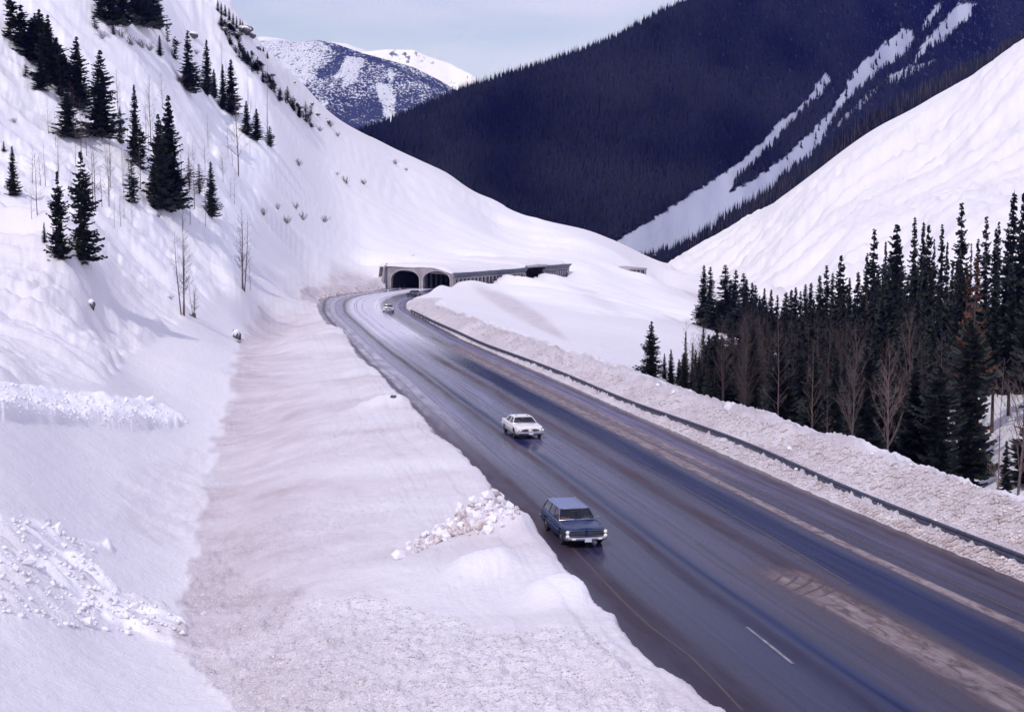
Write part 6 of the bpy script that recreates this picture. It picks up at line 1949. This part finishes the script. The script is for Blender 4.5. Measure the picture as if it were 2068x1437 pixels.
if pe: pe.data = pe.data.copy(); pe.data.materials[0] = M['rock']; pe["category"] = "stone"

def rock(name, u, vb, wpx, hpx, label, seed, cap=True, Yf=None):
    p = hit(u, vb)
    if p is None or p[1] > 800: p = atY(u, vb, Yf or 500)
    w = wpx / F * p[1]; h_ = hpx / F * p[1]
    root = empty(name, p, rt.uniform(0, .6)); tag(root, label, "rock")
    me = blob(seed, 3, .45, 1.0, 1.8); me.materials.append(M['rock'])
    o = link("stone_face", me, root); o.scale = (w / 2, w * .4, h_ / 2); o.location = (0, 0, h_ * .12)
    if cap:
        me = blob(seed + 5, 3, .2, 1.0, 1.1); me.materials.append(M['lump']); me.polygons.foreach_set("use_smooth", [True] * len(me.polygons))
        c = link("snow_cap", me, root); c.scale = (w * .52, w * .50, h_ * .30); c.location = (0, w * .10, h_ * .40)
    return root
rock("rock_outcrop", 494, 84, 26, 16, "dark rock outcrop jutting from the left crest near the skyline", 3)
rock("rock_outcrop", 508, 96, 14, 10, "small dark rock below the outcrop on the left crest", 4)
rock("rock_outcrop", 388, 78, 22, 14, "dark rock step above the tall column-shaped spruce", 5)
rock("rock_outcrop", 476, 102, 20, 10, "flat dark rock in the diagonal row of small spruces", 6)
rock("rock_outcrop", 662, 250, 10, 10, "small rock at the lower end of the rocky crest", 7)
rock("rock_outcrop", 628, 212, 9, 6, "tiny dark rock on the skyline of the lower rocky crest", 8)
rock("rock_outcrop", 594, 168, 8, 5, "tiny dark rock on the upper skyline of the rocky crest", 9)
for i, (u, v, w, h) in enumerate([(452, 66, 16, 8), (520, 104, 12, 7), (548, 160, 12, 6), (606, 222, 12, 6), (640, 240, 12, 6)]):
    rock("rock_outcrop", u, v, w, h, "%s rock from the top in the scatter along the rugged left crest" % ORD[i], 70 + i)
rock("snow_capped_stump", 185, 628, 12, 20, "small dark stump with a snow cap below the big pair of spruces", 11)
rock("snow_capped_stump", 477, 684, 16, 26, "grey stump with a snow cap beside the ditch", 12)
rock("snow_capped_stump", 392, 641, 9, 12, "small dark stump at the foot of the low leafless sapling", 13, cap=False)
rock("rock_outcrop", 795, 806, 12, 7, "two-tone small stone in the white mound at the left edge of the road", 14, cap=False)

# crumbled snow along the road: far too many to count
def rubble(name, polys, n, smin, smax, label, seed, ymax=260, mt='lump', dens_y=1.6):
    rg = np.random.default_rng(seed); P_ = []; S_ = []
    while len(P_) < n:
        poly = polys[rg.integers(len(polys))]
        us_, vs_ = [p[0] for p in poly], [p[1] for p in poly]
        uu_ = rg.uniform(min(us_), max(us_), 400); vv_ = rg.uniform(min(vs_), max(vs_), 400)
        ok = inpoly(uu_, vv_, poly)
        for a, b in zip(uu_[ok], vv_[ok]):
            p = hit(a, b)
            if p is None or p[1] > ymax: continue
            P_.append(p); S_.append(smin + (smax - smin) * rg.uniform() ** 3)
            if len(P_) >= n: break
    P_ = np.array(P_); S_ = np.array(S_); n = len(P_)
    base = np.array([(1, 0, 0), (-1, 0, 0), (0, 1, 0), (0, -1, 0), (0, 0, 1), (0, 0, -1), (.6, .6, .6), (-.6, -.5, .7)])
    tris = np.array([(0, 6, 4), (0, 2, 6), (2, 4, 6), (2, 1, 4), (1, 7, 4), (1, 3, 7), (3, 4, 7), (3, 0, 4), (0, 5, 2), (2, 5, 1), (1, 5, 3), (3, 5, 0)])
    out = base[None] * S_[:, None, None] * rg.uniform(.6, 1.3, (n, 8, 1))
    a = rg.uniform(0, 6.28, n); c, s = np.cos(a)[:, None], np.sin(a)[:, None]
    x = out[:, :, 0] * c - out[:, :, 1] * s; y = out[:, :, 0] * s + out[:, :, 1] * c
    out[:, :, 0] = x; out[:, :, 1] = y
    out += P_[:, None]; out[:, :, 2] = P_[:, 2][:, None] + (out[:, :, 2] - P_[:, 2][:, None]) * .75 + S_[:, None] * .15
    fc = (np.arange(n)[:, None, None] * 8 + tris[None]).reshape(-1, 3)
    o = link(name, np_mesh(name, out.reshape(-1, 3), fc), None, M[mt]); tag(o, label, "snow rubble", kind="stuff")
rubble("snow_rubble", [[(1290, 834), (1520, 915), (1739, 1020), (2068, 1150), (2068, 1172), (1764, 1046), (1500, 930), (1290, 840)], [(1700, 1010), (2068, 1148), (2068, 1172), (1764, 1046)]], 7000, .02, .12, "crumbled dirty snow on the verge between road and guardrail", 1, mt='dirty_lump')
rubble("snow_rubble", [[(860, 610), (1300, 780), (1500, 842), (1851, 950), (2068, 1015), (2068, 1115), (1739, 990), (1500, 885), (1280, 805), (967, 680), (840, 618)]], 7500, .02, .13, "crumbled dirty snow covering the ridge behind the guardrail", 2, mt='dirty_lump')
rubble("snow_rubble", [[(380, 1310), (560, 1235), (740, 1200), (1010, 1280), (1180, 1262), (1235, 1310), (1330, 1400), (1400, 1437), (560, 1437), (460, 1400)]], 7000, .012, .045, "granular crumbs of ploughed snow over the near bank", 3, mt='dirty_lump')
rubble("snow_rubble", [[(0, 775), (100, 790), (230, 803), (320, 815), (385, 852), (330, 863), (180, 856), (0, 840)], [(0, 1035), (100, 1055), (150, 1090), (240, 1100), (180, 1130), (240, 1200), (330, 1220), (375, 1262), (385, 1290), (260, 1280), (130, 1265), (0, 1240)]], 900, .04, .20, "tumbled lumps of avalanche snow at the foot of the left slope", 4)
rubble("snow_rubble", [[(640, 600), (680, 590), (820, 580), (840, 586), (800, 590), (660, 612)]], 900, .08, .4, "dirty lumps of snow along the outside of the far bend", 5, ymax=372, mt='dirty_lump')

# ------------------------------------------------------------------ haze
mb = MB()
X0, X1, Y0, Y1, Z0, Z1 = -3600, 3600, -60, 7900, -1300, 1500
mb.add([(X0, Y0, Z0), (X1, Y0, Z0), (X1, Y1, Z0), (X0, Y1, Z0), (X0, Y0, Z1), (X1, Y0, Z1), (X1, Y1, Z1), (X0, Y1, Z1)], [(0, 3, 2, 1), (4, 5, 6, 7), (0, 1, 5, 4), (1, 2, 6, 5), (2, 3, 7, 6), (3, 0, 4, 7)])
hm = bpy.data.materials.new("haze"); hm.use_nodes = True
for n in list(hm.node_tree.nodes): hm.node_tree.nodes.remove(n)
ho = N(hm, 'ShaderNodeOutputMaterial'); hv = N(hm, 'ShaderNodeVolumePrincipled')
hv.inputs['Color'].default_value = (0.06, 0.10, 0.80, 1); hv.inputs['Absorption Color'].default_value = (0.97, 0.97, 0.97, 1); hv.inputs['Density'].default_value = 0.000065; hv.inputs['Anisotropy'].default_value = 0.1
L(hm, hv.outputs[0], ho.inputs['Volume'])
hz_ = mb.build("haze", hm); tag(hz_, "thin blue valley haze", kind="stuff")
print("objects", len(scene.objects))
